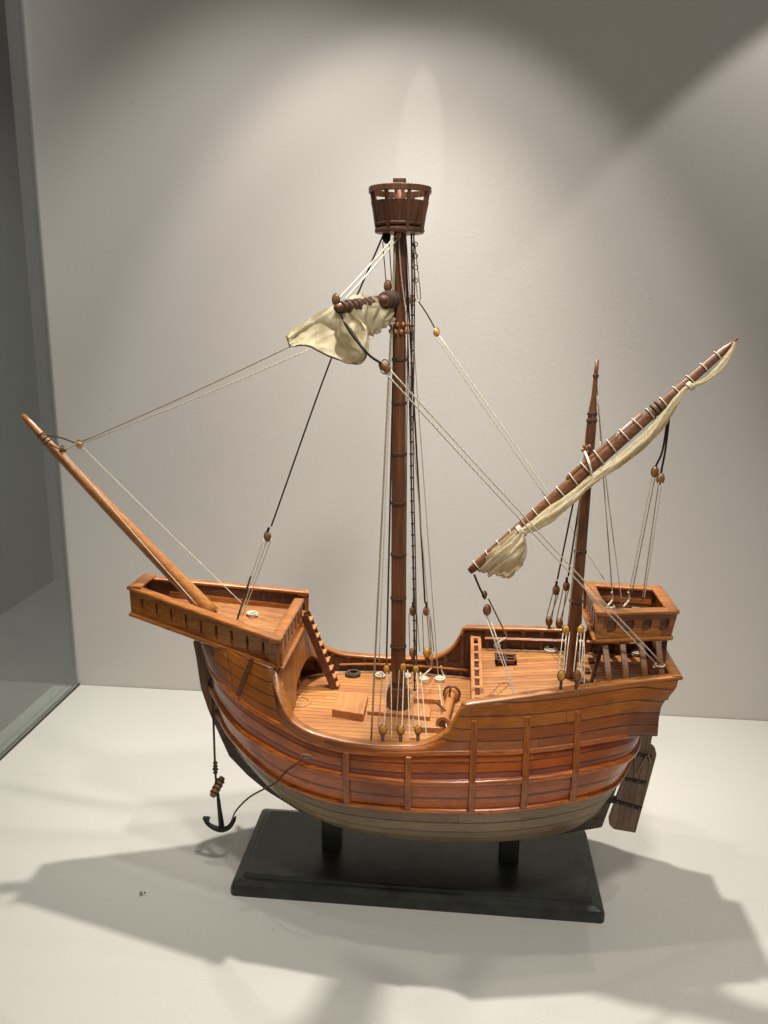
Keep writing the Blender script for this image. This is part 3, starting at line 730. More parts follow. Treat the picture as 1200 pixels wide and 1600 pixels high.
# --- after castle
AC = [(V(.1036, 0, .2500), .0384), (V(.1645, 0, .2512), .0291)]
def acp(u, v, sgn, inset=0.0):
    xt = .1036+(.1645-.1036)*u; xb_ = .1045+(.1612-.1045)*u
    bt_ = .0384+(.0291-.0384)*u; bb_ = bt_-.0016
    return V(xb_*(1-v)+xt*v, YC+sgn*(bb_*(1-v)+bt_*v-inset), (.2275+.0018*u)*(1-v)+(.2500+.0012*u)*v)
def windowed(p00, p10, p01, p11, n_win, name, mat, parent, thick):
    "panel with tall rounded windows: each cell is a ring of quads between its outline and the window's"
    q = lambda u, v: (p00*(1-u)+p10*u)*(1-v)+(p01*(1-u)+p11*u)*v
    m = MB(); K_ = 24
    u0, u1 = .09, .99; m.add([q(0, 0), q(u0, 0), q(u0, 1), q(0, 1)], [(0, 1, 2, 3)]); m.add([q(u1, 0), q(1, 0), q(1, 1), q(u1, 1)], [(0, 1, 2, 3)])
    cw = (u1-u0)/n_win
    for c in range(n_win):
        uc = u0+(c+.45)*cw; a_ = cw*.27; b_ = .235; vc = .50; I = []; O = []
        for k in range(K_):
            t = 2*math.pi*k/K_; cx, sy = math.cos(t), math.sin(t)
            sx_ = math.copysign(abs(cx)**.55, cx); sy_ = math.copysign(abs(sy)**.55, sy)
            I.append(q(uc+a_*sx_, vc+b_*sy_))
            mx = max(abs(cx), abs(sy)); ou = cx/mx; ov = sy/mx
            uu_ = (u0+c*cw if ou < 0 else u0+(c+1)*cw)
            uo = uc + abs(ou)*(uu_-uc); vo = vc + ov*(1-vc if ov > 0 else vc)
            O.append(q(uo, vo))
        m.add(I+O, [(k, K_+k, K_+(k+1) % K_, (k+1) % K_) for k in range(K_)])
    return m.build(name, mat, parent, thick=thick, off=0)
for sgn in (-1, 1):
    windowed(acp(0, 0, sgn, ci), acp(1, 0, sgn, ci), acp(0, 1, sgn, ci), acp(1, 1, sgn, ci), 4, 'aftercastle_side', CASTLE, ship, .0022)
    sweep(arclen([acp(0, .99, sgn, .0042), acp(1, .99, sgn, .0042)], 3), .0095, .0028, 'aftercastle_rail', RAIL, ship)
    sweep(arclen([acp(-.01, .0, sgn, .0014), acp(1.01, .0, sgn, .0014)], 3), .0040, .0030, 'aftercastle_moulding', RAIL, ship)
    a = acp(.12, .52, sgn, .0055); b = acp(.90, .50, sgn, .0055); MB().bar(a, b, .0022, .0040).build('aftercastle_stringer', RAIL, ship, bevel=.0004)
for sgn in (-1, 1):
    MB().add([acp(.05, .06, sgn, .0043), acp(.95, .06, sgn, .0043), acp(.95, .92, sgn, .0043), acp(.05, .92, sgn, .0043)], [(0, 1, 2, 3)]).build('aftercastle_lining', wood('louvre_wood', (.24, .10, .035), (.13, .05, .018), planks=('z', .0022), seamw=.14, coat=.1, var=.1, butt=9), ship, thick=.001, off=0)
for u, nm in ((0, 'front'), (1, 'back')):
    dx = V(.0026 if u == 0 else -.0026, 0, 0)
    p = [acp(u, 0, -1, ci)+dx, acp(u, 0, 1, ci)+dx, acp(u, 1, -1, ci)+dx, acp(u, 1, 1, ci)+dx]
    slotted(*p, [((i+.30)/6, (i+.72)/6) for i in range(6)] if u == 0 else [((i+.3)/4, (i+.6)/4) for i in range(4)], .16, .80, 'aftercastle_'+nm, CASTLE, ship, .0022)
    e = V(.0040 if u == 0 else -.0040, 0, .0004)
    a, b = acp(u, .99, -1, 0)+e, acp(u, .99, 1, 0)+e; sweep([a, (a+b)/2, b], .0095, .0028, 'aftercastle_rail', RAIL, ship)
    a, b = acp(u, 0, -1, .0012), acp(u, 0, 1, .0012); sweep([a, (a+b)/2, b], .0040, .0030, 'aftercastle_moulding', RAIL, ship)
a, b, c, d = [acp(u, .06, s, .003) for u, s in ((0.03, -1), (.97, -1), (.97, 1), (.03, 1))]
MB().add([a, b, c, d], [(0, 1, 2, 3)]).build('aftercastle_deck', DECKF, ship, thick=.003, off=0)
# curved knees carrying it, on both bulwarks
for sgn in (-1, 1):
    for x in (.1135, .1265, .1405, .1530):
        bb = bT(x)-.0055
        P = spline([(x, YC+sgn*bb, QZ(x)+.0005), (x+.0004, YC+sgn*(bb+.0004), QZ(x)+.018), (x-.0008, YC+sgn*(bb-.0035), QZ(x)+.030), (x-.0018, YC+sgn*(acp(.4, 0, 1)[1]-YC-.004), .2275)], 16)
        strap(P, (1, 0, 0), .0044, .0028, 'castle_knee', KNEE, ship, bevel=.0005)
for y in (-.030, .030):
    MB().bar((.1025, YC+y, QZ(.1025)+.001), (.1120, YC+y*.9, .2265), .0028, .0028, up=(0, 1, 0)).build('castle_brace', DARKB, ship, bevel=.0004)
    MB().box((.1580, YC+y*.75, .208), (.0034, .0034, .044)).build('castle_post', DARKB, ship, bevel=.0004)
P = [(.098, YC-.019, QZ(.098)+.003), (.1125, YC-.019, .2265)]
for k in range(5):
    t = (k+.5)/5; c = V(*P[0])*(1-t)+V(*P[1])*t; MB().box(c, (.0045, .0075, .0022)).build('castle_step', DARKB, ship)

# --- side ribs (fenders) on the hull
def hull_section(x):
    "near-side section x -> points (b, z) from below C up to the rail"
    pts = []
    for L in (LC, LB, LA):
        i = np.argsort(L[:, 0]); pts.append((np.interp(x, L[i, 0], L[i, 1]), np.interp(x, L[i, 0], L[i, 2])))
    pts.append((bT(x), zT(x))); return np.array(pts)
for px, t0, t1 in ((541, 1171, 1250), (638, 1176, 1259), (739, 1121, 1266), (823, 1114, 1260), (905, 1106, 1247)):
    x = at(px, (t0+t1)/2, -.082)[0]; S_ = hull_section(x)
    zlo = at(px, t1, -S_[0][0]-.001)[2]; zhi = at(px, t0, -(S_[-1][0]))[2]
    o_ = np.argsort(S_[:, 1]); zz = np.linspace(zlo, min(zhi, zT(x)-.002), 20)
    bb = np.interp(zz, S_[o_, 1], S_[o_, 0])+.0020
    for _ in range(2): bb[1:-1] = np.maximum(bb[1:-1], (bb[:-2]+bb[2:])/2)
    for sgn in (-1, 1):
        P = np.stack([np.full(20, x), YC+sgn*bb, zz], -1)
        strap(P, (1, 0, 0), .0050, .0050, 'hull_rib', RIB, ship, bevel=.0009)

# --- rudder
rp = [(997, 1139), (1020, 1139), (1016, 1162), (1023, 1168), (1025, 1178), (1009, 1237), (992, 1299), (958, 1293), (952, 1287), (951, 1279), (962, 1247), (977, 1208), (990, 1166)]
P = [at(a, b, 0) for a, b in rp]
for p_ in P: p_[1] = YC
m = MB(); m.poly(P, (0, .0024, 0))
ax = V(*(at(1008, 1140, 0)-at(975, 1296, 0))); ax /= np.linalg.norm(ax); px_ = np.cross(ax, V(0, 1, 0))
m.uv = []
allv = np.vstack(m.v)
for q_ in m.f: m.uv.append([(float(allv[i]@ax), float(allv[i]@px_)/.0052+.3) for i in q_])
rud = m.build('rudder', RUDW, ship, bevel=.0004)
for (a, b) in (((984, 1175), (1018, 1184)), ((966, 1215), (1010, 1224)), ((955, 1250), (1003, 1264))):
    A_, B_ = at(*a, -.0028), at(*b, -.0028); A_[1] = B_[1] = YC
    st = MB().bar(A_-(B_-A_)*.10, B_, .0062, .0034).build('rudder_strap', IRON, rud, bevel=.0004)
    for t in (.2, .45, .7, .92):
        p_ = A_*(1-t)+B_*t; MB().ball((p_[0], YC-.0032, p_[2]), .0007, 8, 5).build('rudder_bolt', BOLT, rud, smooth=True)
for (px, py) in ((973, 1180), (963, 1217), (952, 1249)):
    p_ = at(px, py, 0); MB().box((p_[0]-.001, YC, p_[2]), (.010, .0066, .0032)).build('gudgeon', IRON, ship, bevel=.0004)

# ------------------------------------------------------------------ masts and spars
def seg(a, b, n=24, sag=0.0):
    a = V(*a); b = V(*b); t = np.linspace(0, 1, n)[:, None]; P = a*(1-t)+b*t
    P[:, 2] -= sag*4*(t*(1-t))[:, 0]; return P
MBASE = at(622, 1108, 0); MTOP = at(624.5, 282, 0); MTOP[1] = MBASE[1] = YC
mast = MB().tube(seg(MBASE-V(0, 0, .002), MTOP), np.interp(np.linspace(0, 1, 24), [0, .1, .5, .8, .9, 1], [.0062, .0060, .0056, .0048, .0044, .0036]), n=18).build('main_mast', MAST, ship, smooth=True)
mp = lambda t: MBASE*(1-t)+MTOP*t
mt = lambda py: (1108-py)/(1108-282)
MB().lathe(MBASE-V(0, 0, .001), [(.0100, 0), (.0100, .016), (.0092, .0185), (.0085, .022), (.0062, .0225)], n=10).build('mast_collar', DARKB, mast, bevel=.0003)
for py in (1057, 996, 913, 840, 756, 678, 600, 535):
    t = mt(py); rr = np.interp(t, [0, .1, .5, .8, .9, 1], [.0062, .0060, .0056, .0048, .0044, .0036])
    m = MB()
    for k in (-1, 0, 1): m.ring(mp(t)+V(0, 0, k*.0007), rr+.0003, .0005, n=18, k=5)
    m.build('mast_woolding', BROWN, mast, smooth=True)
# crow's nest
nc = mp(mt(352)); nc2 = mp(mt(292))
nest = MB().lathe(nc, [(.0175, -.0012), (.0182, 0), (.0182, .0014), (.0160, .0030), (.0158, .0040)], n=28).build('crow_nest', NEST, ship, auto=30, smooth=True)
hz = nc2[2]-nc[2]
MB().ring(nc+V(0, 0, .0050), .0168, .0015, n=32, k=6).build('nest_rim', NEST, nest, smooth=True)
MB().lathe(nc+V(0, 0, hz-.003), [(.0222, 0), (.0226, .0012), (.0226, .0035), (.0215, .0042)], n=32)
m = MB()
for (r0, r1, z0_, z1_) in ((.0226, .0198, hz-.0040, hz+.0002),):
    n = 40; vs = []
    for r_, z_ in ((r0, z0_), (r0, z1_), (r1, z1_), (r1, z0_)):
        for k in range(n):
            a = 2*math.pi*k/n; vs.append(nc+V(r_*math.cos(a), r_*math.sin(a), z_))
    f = [(j*n+k, j*n+(k+1) % n, ((j+1) % 4)*n+(k+1) % n, ((j+1) % 4)*n+k) for j in range(4) for k in range(n)]
    m.add(vs, f)
m.build('nest_rim', NEST, nest, bevel=.0004)
for k in range(16):
    a = 2*math.pi*(k+.5)/16; d = V(math.cos(a), math.sin(a), 0); tdir = V(-math.sin(a), math.cos(a), 0)
    p0 = nc+d*.0166+V(0, 0, .0035); p1 = nc+d*.0200+V(0, 0, hz-.0098)
    w0, w1 = .0064, .0076; th_ = d*.0006
    m = MB(); m.add([p0-tdir*w0/2-th_, p0+tdir*w0/2-th_, p1+tdir*w1/2-th_, p1-tdir*w1/2-th_, p0-tdir*w0/2+th_, p0+tdir*w0/2+th_, p1+tdir*w1/2+th_, p1-tdir*w1/2+th_],
                    [(3, 2, 1, 0), (4, 5, 6, 7), (0, 1, 5, 4), (1, 2, 6, 5), (2, 3, 7, 6), (3, 0, 4, 7)])
    m.build('nest_stave', NEST, nest)
    if k % 2 == 0:
        a += math.pi/16; d = V(math.cos(a), math.sin(a), 0)
        MB().bar(nc+d*.0172+V(0, 0, .002), nc+d*.0215+V(0, 0, hz-.001), .0022, .0022, up=tuple(d)).build('nest_stanchion', NEST, nest)
MB().box(MTOP+V(0, 0, -.0012), (.009, .009, .005)).build('mast_cap', NEST, nest, bevel=.0005)

ZB = at(889, 1064, 0); ZT = at(933, 562, 0); ZB[1] = ZT[1] = YC
t_ = np.linspace(0, 1, 30)
miz = MB().tube(seg(ZB, ZT, 30), np.interp(t_, [0, .3, .70, .80, .86, .875, 1], [.0052, .0048, .0038, .0038, .0030, .0020, .0014]), n=14).build('mizzen_mast', MAST, ship, smooth=True)
zp = lambda py: ZB + (ZT-ZB)*((1064-py)/(1064-562))
for py in (930, 850, 650, 640, 585):
    m = MB()
    rr = np.interp((1064-py)/(1064-562), [0, .3, .70, .80, .86, .875, 1], [.0052, .0048, .0038, .0038, .0030, .0020, .0014])
    for k in (-1, 0, 1): m.ring(zp(py)+V(0, 0, k*.0007), rr+.0002, .0005, n=14, k=5)
    m.build('mast_woolding', BROWN, miz, smooth=True)
# bowsprit
a = at(35, 648, 0); b = at(332, 958, .004)
bs = MB().tube(seg(a, b, 30, sag=.002), np.interp(t_, [0, .02, .1, .5, 1], [.0018, .0026, .0032, .0050, .0062]), n=16).build('bowsprit', SPAR, ship, smooth=True)
for tt in (.095, .115, .13):
    p_ = a*(1-tt)+b*tt; ax_ = b-a; MB().ring(p_-V(0, 0, .0006), .0034, .0006, axis=ax_, n=16, k=5).build('lashing', BROWN, bs, smooth=True)
# main yard: two spars fished together, end on to the viewer
ye = at(526, 481, -.098); ym = at(600, 473, -.010); yf = ym+(ym-ye)*.80
t_ = np.linspace(0, 1, 30)
yard = MB().tube(seg(ye, yf, 30), np.interp(t_, [0, .03, .35, .5, .65, .97, 1], [.0022, .0030, .0044, .0052, .0044, .0030, .0022]), n=14).build('main_yard', YARD, ship, smooth=True)
dy = (yf-ye)/np.linalg.norm(yf-ye)
q0 = at(598, 470, -.034); MB().tube([q0, q0+dy*.0004, q0+dy*.018, q0+dy*.034], [.0036, .0043, .0043, .0028], n=18).build('yard_fish', YARD, yard, smooth=True)
MB().ball(q0+dy*.001, (.0040, .0028, .0040), 16, 10).build('yard_butt', DARKB, yard, smooth=True)
for k in range(9):
    c = ye+dy*(.006+k*.0085); r_ = np.interp(.006+k*.0085, [0, .07, .1], [.0031, .0044, .0052])
    m = MB()
    for j in range(3): m.ring(c+dy*j*.0012, r_+.0004, .0007, axis=dy, n=14, k=5)
    m.build('yard_lashing', BROWN, yard, smooth=True)
for k in range(7):
    m = MB(); m.ring(q0+dy*(.004+k*.0030)+V(0, 0, .0004*(k % 3)), .0049+.0003*(k % 2), .0010, axis=dy, n=16, k=5); m.build('yard_lashing', BROWN, yard, smooth=True)
# parrel beads round the mast under the yard
pc = mp(mt(490)); beads = []
for row in (0, 1):
    for k in range(10):
        a_ = 2*math.pi*k/10+.2*row; p_ = pc+V(.0066*math.cos(a_), .0066*math.sin(a_), -.002+row*.0052)
        MB().ball(p_, (.0014, .0014, .0019), 8, 6).build('parrel_bead', LIGHTW, mast, smooth=True)
# lateen yard
la = at(734, 893, -.016); lb = at(1153, 528, -.014); L_ = lambda t: la*(1-t)+lb*t
ly = MB().tube(seg(la, lb, 40), np.interp(np.linspace(0, 1, 40), [0, .01, .3, .5, .72, .9, .965, .975, 1], [.0025, .0034, .0044, .0050, .0042, .0032, .0026, .0014, .0008]), n=14).build('lateen_yard', YARD, ship, smooth=True)
dl = (lb-la)/np.linalg.norm(lb-la)
MB().tube([L_(.38)+V(0, 0, .0040), L_(.39)+V(0, 0, .0052), L_(.66)+V(0, 0, .0050), L_(.67)+V(0, 0, .0036)], [.001, .0028, .0026, .001], n=10).build('yard_fish', YARD, ly, smooth=True)
for i, t in enumerate(list(np.linspace(.03, .93, 20))):
    r_ = np.interp(t, [0, .3, .5, .72, .9, 1], [.0036, .0046, .0062, .0046, .0034, .0028])
    m = MB(); m.ring(L_(t)+V(0, 0, .0012 if .38 < t < .66 else 0), r_+.0005, .00042, axis=dl+V(0, 0, random.uniform(-.15, .15)), n=16, k=5)
    m.build('yard_lashing', CREAM, ly, smooth=True)
for tt in (.695, .71, .725):
    m = MB(); m.ring(L_(tt), .0047, .0009, axis=dl, n=16, k=5).build('yard_lashing', BROWN, ly, smooth=True)

# ------------------------------------------------------------------ sails
def cloth(ctrl, name, n=60, wr=.0008, seed=0, sub=1):
    "ctrl rows x cols of (px,py,y): smooth sheet through them"
    C_ = np.array([[at(a, b, y) for a, b, y in row] for row in ctrl])
    R_ = np.array([spline(row, n) for row in C_]); G = np.array([spline(R_[:, j], n) for j in range(n)]).transpose(1, 0, 2)
    r2 = np.random.default_rng(seed); U, W = np.meshgrid(np.linspace(0, 1, n), np.linspace(0, 1, n))
    d = np.zeros((n, n))
    for k in range(7):
        fx, fy, ph = r2.uniform(1, 6), r2.uniform(.5, 3), r2.uniform(0, 6.28); d += (1.0-2.0*np.abs(np.sin(math.pi*(fx*U+fy*W+.25*np.sin(5*W+ph))+ph))**.8)/(1+k*.3)
    du = np.gradient(G, axis=1); dv = np.gradient(G, axis=0); N_ = np.cross(du, dv); N_ /= np.linalg.norm(N_, axis=2)[..., None]+1e-9
    G = G+N_*(d*wr)[..., None]
    uv = np.stack([U, W], -1)
    return MB().grid(G, uv).build(name, CLOTH, ship, smooth=True)
sail = cloth([
    [(449, 524, -.064), (470, 508, -.070), (498, 491, -.078), (526, 477, -.086), (548, 478, -.074), (568, 478, -.058), (590, 474, -.045)],
    [(448, 529, -.064), (472, 514, -.073), (500, 503, -.084), (526, 500, -.094), (546, 497, -.080), (563, 494, -.062), (578, 490, -.048)],
    [(450, 534, -.063), (474, 524, -.072), (500, 522, -.082), (525, 524, -.092), (548, 521, -.088), (564, 515, -.070), (577, 515, -.056)],
    [(453, 538, -.062), (477, 534, -.068), (500, 538, -.074), (524, 548, -.082), (548, 552, -.086), (566, 545, -.078), (576, 535, -.066)],
    [(456, 539, -.062), (480, 538, -.066), (501, 548, -.068), (522, 556, -.074), (545, 564, -.078), (562, 567, -.078), (574, 550, -.070)]], 'main_sail', seed=3, wr=.0008)
s2 = cloth([
    [(533, 480, -.070), (545, 468, -.062), (560, 462, -.052), (580, 466, -.040), (598, 474, -.028), (612, 484, -.016)],
    [(540, 488, -.082), (552, 482, -.074), (568, 484, -.062), (585, 490, -.050), (600, 494, -.034), (613, 492, -.018)],
    [(556, 500, -.078), (566, 502, -.068), (576, 512, -.060), (590, 504, -.046), (602, 500, -.032), (614, 497, -.016)],
    [(570, 515, -.070), (574, 522, -.060), (580, 525, -.052), (592, 516, -.040), (604, 509, -.028), (614, 503, -.014)]], 'main_sail', seed=9, wr=.0008)
# bolt rope round the sail's foot
rp_ = spline([at(449, 527, -.065), at(455, 540, -.064), at(480, 540, -.068), at(513, 556, -.074), at(545, 566, -.080), at(562, 568, -.080), at(572, 556, -.074), at(567, 545, -.084), at(552, 520, -.094), at(536, 500, -.098)], 60)
MB().tube(rp_, .0007, n=6).build('bolt_rope', TAN, sail, smooth=True)
# the lateen sail furled below its yard
lp = [(1148, 534, 2.5), (1143, 549, 6), (1128, 571, 9), (1106, 592, 7), (1084, 602, 5.5), (1070, 608, 5.5), (1058, 624, 9), (1038, 652, 13), (1010, 684, 16), (978, 713, 16), (948, 735, 13), (922, 753, 12), (893, 778, 15), (862, 802, 18), (835, 821, 15), (817, 829, 8), (806, 834, 8)]
P = spline([tuple(at(a, b, -.024)) + (r*.00047,) for a, b, r in lp], 120)
def folds(t, a): return 1.06-.26*abs(math.sin(1.5*a+t*5))**.7*.8+.10*math.sin(5*a-t*23)-.13*abs(math.sin(3.5*a+t*31))+.04*math.sin(11*a+t*90)
ls = MB().tube(P[:, :3], P[:, 3], n=40, squash=.62, mod=folds).build('lateen_sail', CLOTH, ship, smooth=True)
cloth([
    [(806, 828, -.022), (812, 832, -.026), (816, 836, -.028), (820, 842, -.026)],
    [(785, 848, -.020), (800, 848, -.030), (812, 852, -.032), (819, 860, -.026)],
    [(765, 868, -.018), (785, 866, -.032), (802, 870, -.036), (815, 878, -.026)],
    [(752, 888, -.016), (772, 885, -.026), (790, 888, -.030), (804, 892, -.022)],
    [(750, 893, -.016), (766, 896, -.020), (784, 899, -.022), (793, 901, -.018)]], 'lateen_sail', seed=5, wr=.0010)
for px, py in ((813, 831), (1077, 605)):
    m = MB(); c = at(px, py, -.024)
    for j in range(3): m.ring(c+dl*j*.0011, .0046-.0016*(px > 1000), .0006, axis=dl, n=16, k=5)
    m.build('sail_gasket', CREAM, ls, smooth=True)

# ------------------------------------------------------------------ rigging
def line(pts, r, mat, name='rope', sag=0.0, parent=None, n=20):
    W = [at(*p) if len(p) == 3 and abs(p[0]) > 3 else V(*p) for p in pts]
    if len(W) == 2: P = seg(W[0], W[1], n, sag or .006*np.linalg.norm((W[1]-W[0])[:2]))
    else: P = spline(W, max(n, 10*len(W)))
    return MB().tube(P, r, n=6).build(name, mat, parent or ship, smooth=True)
def block(px, py, y, mat=None, s=1.0, ang=0, name='pulley_block'):
    c = at(px, py, y); a = math.radians(ang)
    R_ = np.array([[math.cos(a), 0, math.sin(a)], [0, 1, 0], [-math.sin(a), 0, math.cos(a)]])
    s = s*random.uniform(.84, 1.0); m = MB(); m.ball(c, V(.0027, .0019, .0041)*s, 8, 6, R_)
    o = m.build(name, mat or BLOCK, ship, smooth=True)
    MB().ring(c, .0027*s, .00028, axis=R_ @ V(0, 1, 0), n=18, k=5, sx=1.0, sy=1.5).build('strop', BROWN, o, smooth=True)
    return o
r1, r2 = .00042, .00054
# fore stay
line([(601, 362, .0), (517, 562, .0), (424, 822, .0)], .0007, BLACK, 'fore_stay')
block(418, 838, 0, BLOCKD, 1.05, 10)
line([(420, 824, 0), (418, 832, 0)], .0011, BLACK, 'fore_stay')
for a, b in ((412, 371), (418, 375), (424, 379)): line([(a, 842, 0), (b, 962, 0)], r1, CREAM, 'lanyard')
line([(392, 900, 0), (371, 967, 0)], .0008, BROWN, 'lanyard')
# bowlines and their blocks by the bowsprit
line([(456, 540, -.064), (128, 690, -.01)], r1, TAN, 'bowline'); line([(486, 545, -.06), (126, 694, -.01)], r1, CREAM, 'bowline')
block(124, 694, -.01, BLOCK, .95, 85); line([(64, 678, 0), (95, 684, -.006), (117, 692, -.01)], .0006, BROWN, 'bowline_strop')
block(98, 703, -.004, BLOCKD, .85, 70); line([(62, 684, 0), (93, 702, -.004)], .0005, BROWN, 'bowline_strop'); line([(104, 702, -.004), (118, 695, -.01)], r1, CREAM, 'bowline')
line([(130, 700, -.01), (386, 950, .0)], r1*.8, CREAM, 'bowline'); line([(100, 708, -.006), (308, 946, -.012)], r1, CREAM, 'bowline')
line([(65, 690, -.004), (300, 944, -.010)], .0005, BROWN, 'bowsprit_lashing')
# lifts
line([(622, 364, -.006), (526, 470, -.09)], r2, CREAM, 'lift'); line([(622, 372, -.006), (537, 470, -.088)], r2, CREAM, 'lift')
block(525, 468, -.095, BLOCKD, 1.0, 20); block(623, 367, -.006, BLOCK, .95, 8)
# halyard block under the nest
block(604, 371, .004, IRON, 1.2, 0); line([(598, 378, .004), (603, 440, -.004)], r1, BROWN, 'halyard'); line([(608, 378, .004), (612, 440, -.004)], r1, BROWN, 'halyard')
block(606, 447, -.004, BLOCKD, 1.15, 0)
line([(623, 372, -.007), (627, 430, -.008), (636, 500, -.008)], r1, CREAM, 'halyard')
# braces
line([(530, 488, -.095), (548, 520, -.098), (575, 553, -.098), (596, 568, -.096)], .00085, BLACK, 'brace_pendant'); block(601, 573, -.095, BLOCKD, 1.15, -55)
line([(606, 574, -.095), (1032, 1034, -.040)], r2, CREAM, 'brace'); line([(600, 580, -.095), (1024, 1036, -.040)], r2, CREAM, 'brace')
line([(652, 468, .075), (668, 492, .078), (679, 512, .08)], .0006, BROWN, 'brace_pendant'); block(682, 519, .08, BLOCK, 1.0, -30)
line([(686, 524, .08), (858, 772, .06), (944, 905, .045)], r1, CREAM, 'brace'); line([(681, 526, .08), (852, 775, .06)], r1, CREAM, 'brace')
MB().ring(at(1031, 1039, -.038), .0034, .0007, n=18, k=5).build('rope_eye', CREAM, ship, smooth=True)
MB().tube(seg(at(1020, 1042, -.038), at(1038, 1040, -.038)), .0011, n=6).build('belaying_pin', CREAM, ship, smooth=True)
# near-side tackles of the main mast
top = lambda px, y: (px, 372, y)
line([(618, 366, -.004), (580, 1156, -.0765)], .00075, TAN, 'shroud')
line([(619, 366, -.004), (592, 1040, -.045)], r1, CREAM, 'shroud')
line([(619, 368, -.002), (604, 1030, -.022)], .00075, BLACK, 'shroud')
line([(637, 500, -.008), (633, 1030, -.03)], r1, BROWN, 'shroud')
for ux_, uy, lx, ly_ in ((604, 1046, 598, 1141), (630, 1043, 626, 1141), (650, 1046, 653, 1141)):
    block(ux_, uy, -.034, BLOCK, 1.05, 0); block(lx, ly_, -.072, BLOCK, 1.08, 0)
    line([(ux_, uy-16, -.032), (ux_, uy-6, -.034)], .0009, BROWN, 'block_tail')
    line([(lx, ly_+7, -.073), (lx, ly_+17, -.0765)], .0013, BROWN, 'block_tail')
    for dx0, dx1 in ((-6, -7), (1, 2), (7, 8)):
        line([(ux_+dx0, uy+4, -.035), (lx+dx1+(6 if dx0 == 7 else 0), ly_+(15 if dx0 == 7 else -4), -.0735)], r1, TAN if dx0 < 0 else CREAM, 'tackle_fall')
# dark rope ladder behind the mast
P1 = [(643, 362, .006), (644, 480, .010), (642, 700, .016), (646, 900, .020), (648, 1078, .024)]
line(P1, .0008, BROWN, 'jacobs_ladder'); jl = line([(a+3.5, b, c) for a, b, c in P1], .0006, BROWN, 'jacobs_ladder')
for k in range(46):
    t = k/45; Q = spline([at(*p) for p in P1], 46)[k]; s_ = 1.7 if 4 > k else 1.0
    if k < 10: MB().ring(Q+V(.0026, 0, 0), .0017, .00035, axis=(0, 1, 0), n=10, k=4).build('rung_loop', BROWN, ship, smooth=True) if k % 2 == 0 else None
    else: MB().ball(Q, (.0014, .0012, .0011), 7, 5).build('ladder_knot', BROWN, ship, smooth=True)
# far-side stays
line([(632, 362, .004), (664, 942, .060)], .0008, BLACK, 'shroud')
line([(633, 362, .004), (648, 950, .052)], .0006, BLACK, 'shroud')
line([(634, 366, .004), (686, 1074, .070)], r1, CREAM, 'shroud'); line([(630, 500, .006), (677, 1044, .072)], r1, CREAM, 'shroud')
line([(648, 380, .006), (657, 462, .03), (651, 470, .06)], r1, CREAM, 'lift'); line([(641, 360, .006), (653, 470, .07)], r1, CREAM, 'lift')
for ux_, uy, lx, ly_ in ((666, 955, 667, 1020), (645, 955, 645, 1020)):
    block(ux_, uy, .062, BLOCKD, 1.15, 0); block(lx, ly_, .075, BLOCKD if ux_ < 650 else BLOCK, 1.25, 0)
    line([(ux_, uy-14, .061), (ux_, uy-6, .062)], .001, BLACK, 'block_tail'); line([(lx, ly_+6, .075), (lx, ly_+16, .0755)], .0013, BROWN, 'block_tail')
    for dx0, dx1 in ((-6, -5), (1, 5), (6, 11)): line([(ux_+dx0, uy+3, .062), (lx+dx1, ly_-2, .074)], r1, TAN, 'tackle_fall')
line([(672, 960, .062), (674, 1044, .072)], r1, CREAM, 'tackle_fall')
line([(657, 1060, .066), (675, 1043, .073)], .0008, CREAM, 'fall_end'); line([(689, 1040, .073), (691, 1050, .072), (696, 1060, .068)], .0007, CREAM, 'fall_end')
line([(686, 1070, .05), (690, 1100, .0), (699, 1141, -.045)], r1, CREAM, 'tackle_fall')
# mizzen rigging
line([(906, 735, -.004), (871, 905, .030)], .0007, BLACK, 'mizzen_shroud'); line([(912, 740, .0), (888, 900, .034)], .0007, BLACK, 'mizzen_shroud')
for ux_, uy, lx, ly_ in ((869, 922, 858, 971), (885, 916, 874, 974)):
    block(ux_, uy, .032, BLOCKD, 1.1, 10); block(lx, ly_, .060, BLOCKD, 1.15, 0); line([(ux_+1, uy-14, .031), (ux_, uy-5, .032)], .0011, BLACK, 'block_tail')
    line([(lx, ly_+6, .061), (lx+1, ly_+20, .064)], .0012, BROWN, 'block_tail')
    for dx0, dx1 in ((-5, -5), (0, 4), (4, 1)): line([(ux_+dx0, uy+4, .032), (lx+dx1, ly_-3, .060)], r1, TAN, 'tackle_fall')
line([(927, 645, -.003), (912, 860, -.02), (908, 975, -.030)], .0005, BROWN, 'mizzen_shroud')
line([(915, 700, -.004), (888, 975, -.030)], .0005, TAN, 'mizzen_shroud')
for ux_, uy, lx, ly_, col in ((884, 985, 877, 1056, BLOCK), (907, 985, 901, 1056, BLOCKD)):
    block(ux_, uy, -.031, BLOCK, 1.05, 0); block(lx, ly_, -.060, col, 1.15, 0)
    line([(lx, ly_+6, -.060), (lx-1, ly_+20, -.062)], .0012, BROWN, 'block_tail')
    for dx0, dx1 in ((-4, -5), (1, 3), (6, 6)): line([(ux_+dx0, uy+3, -.031), (lx+dx1, ly_-4, -.059)], r1, CREAM, 'tackle_fall')
line([(913, 985, -.031), (913, 1070, -.058)], r1, CREAM, 'tackle_fall')
line([(932, 590, .0), (941, 720, .006), (957, 935, .012)], r1, TAN, 'mizzen_stay'); line([(934, 620, .0), (948, 760, .010), (972, 944, .018)], r1, CREAM, 'mizzen_stay'); line([(938, 690, .0), (955, 900, .014), (957, 928, .015)], r1, CREAM, 'mizzen_stay')
for px, py in ((913, 697), (916, 700), (921, 698), (911, 703), (918, 706)): MB().ball(at(px, py, -.008), (.0014, .0014, .0018), 8, 6).build('parrel_bead', BLOCKD, miz, smooth=True)
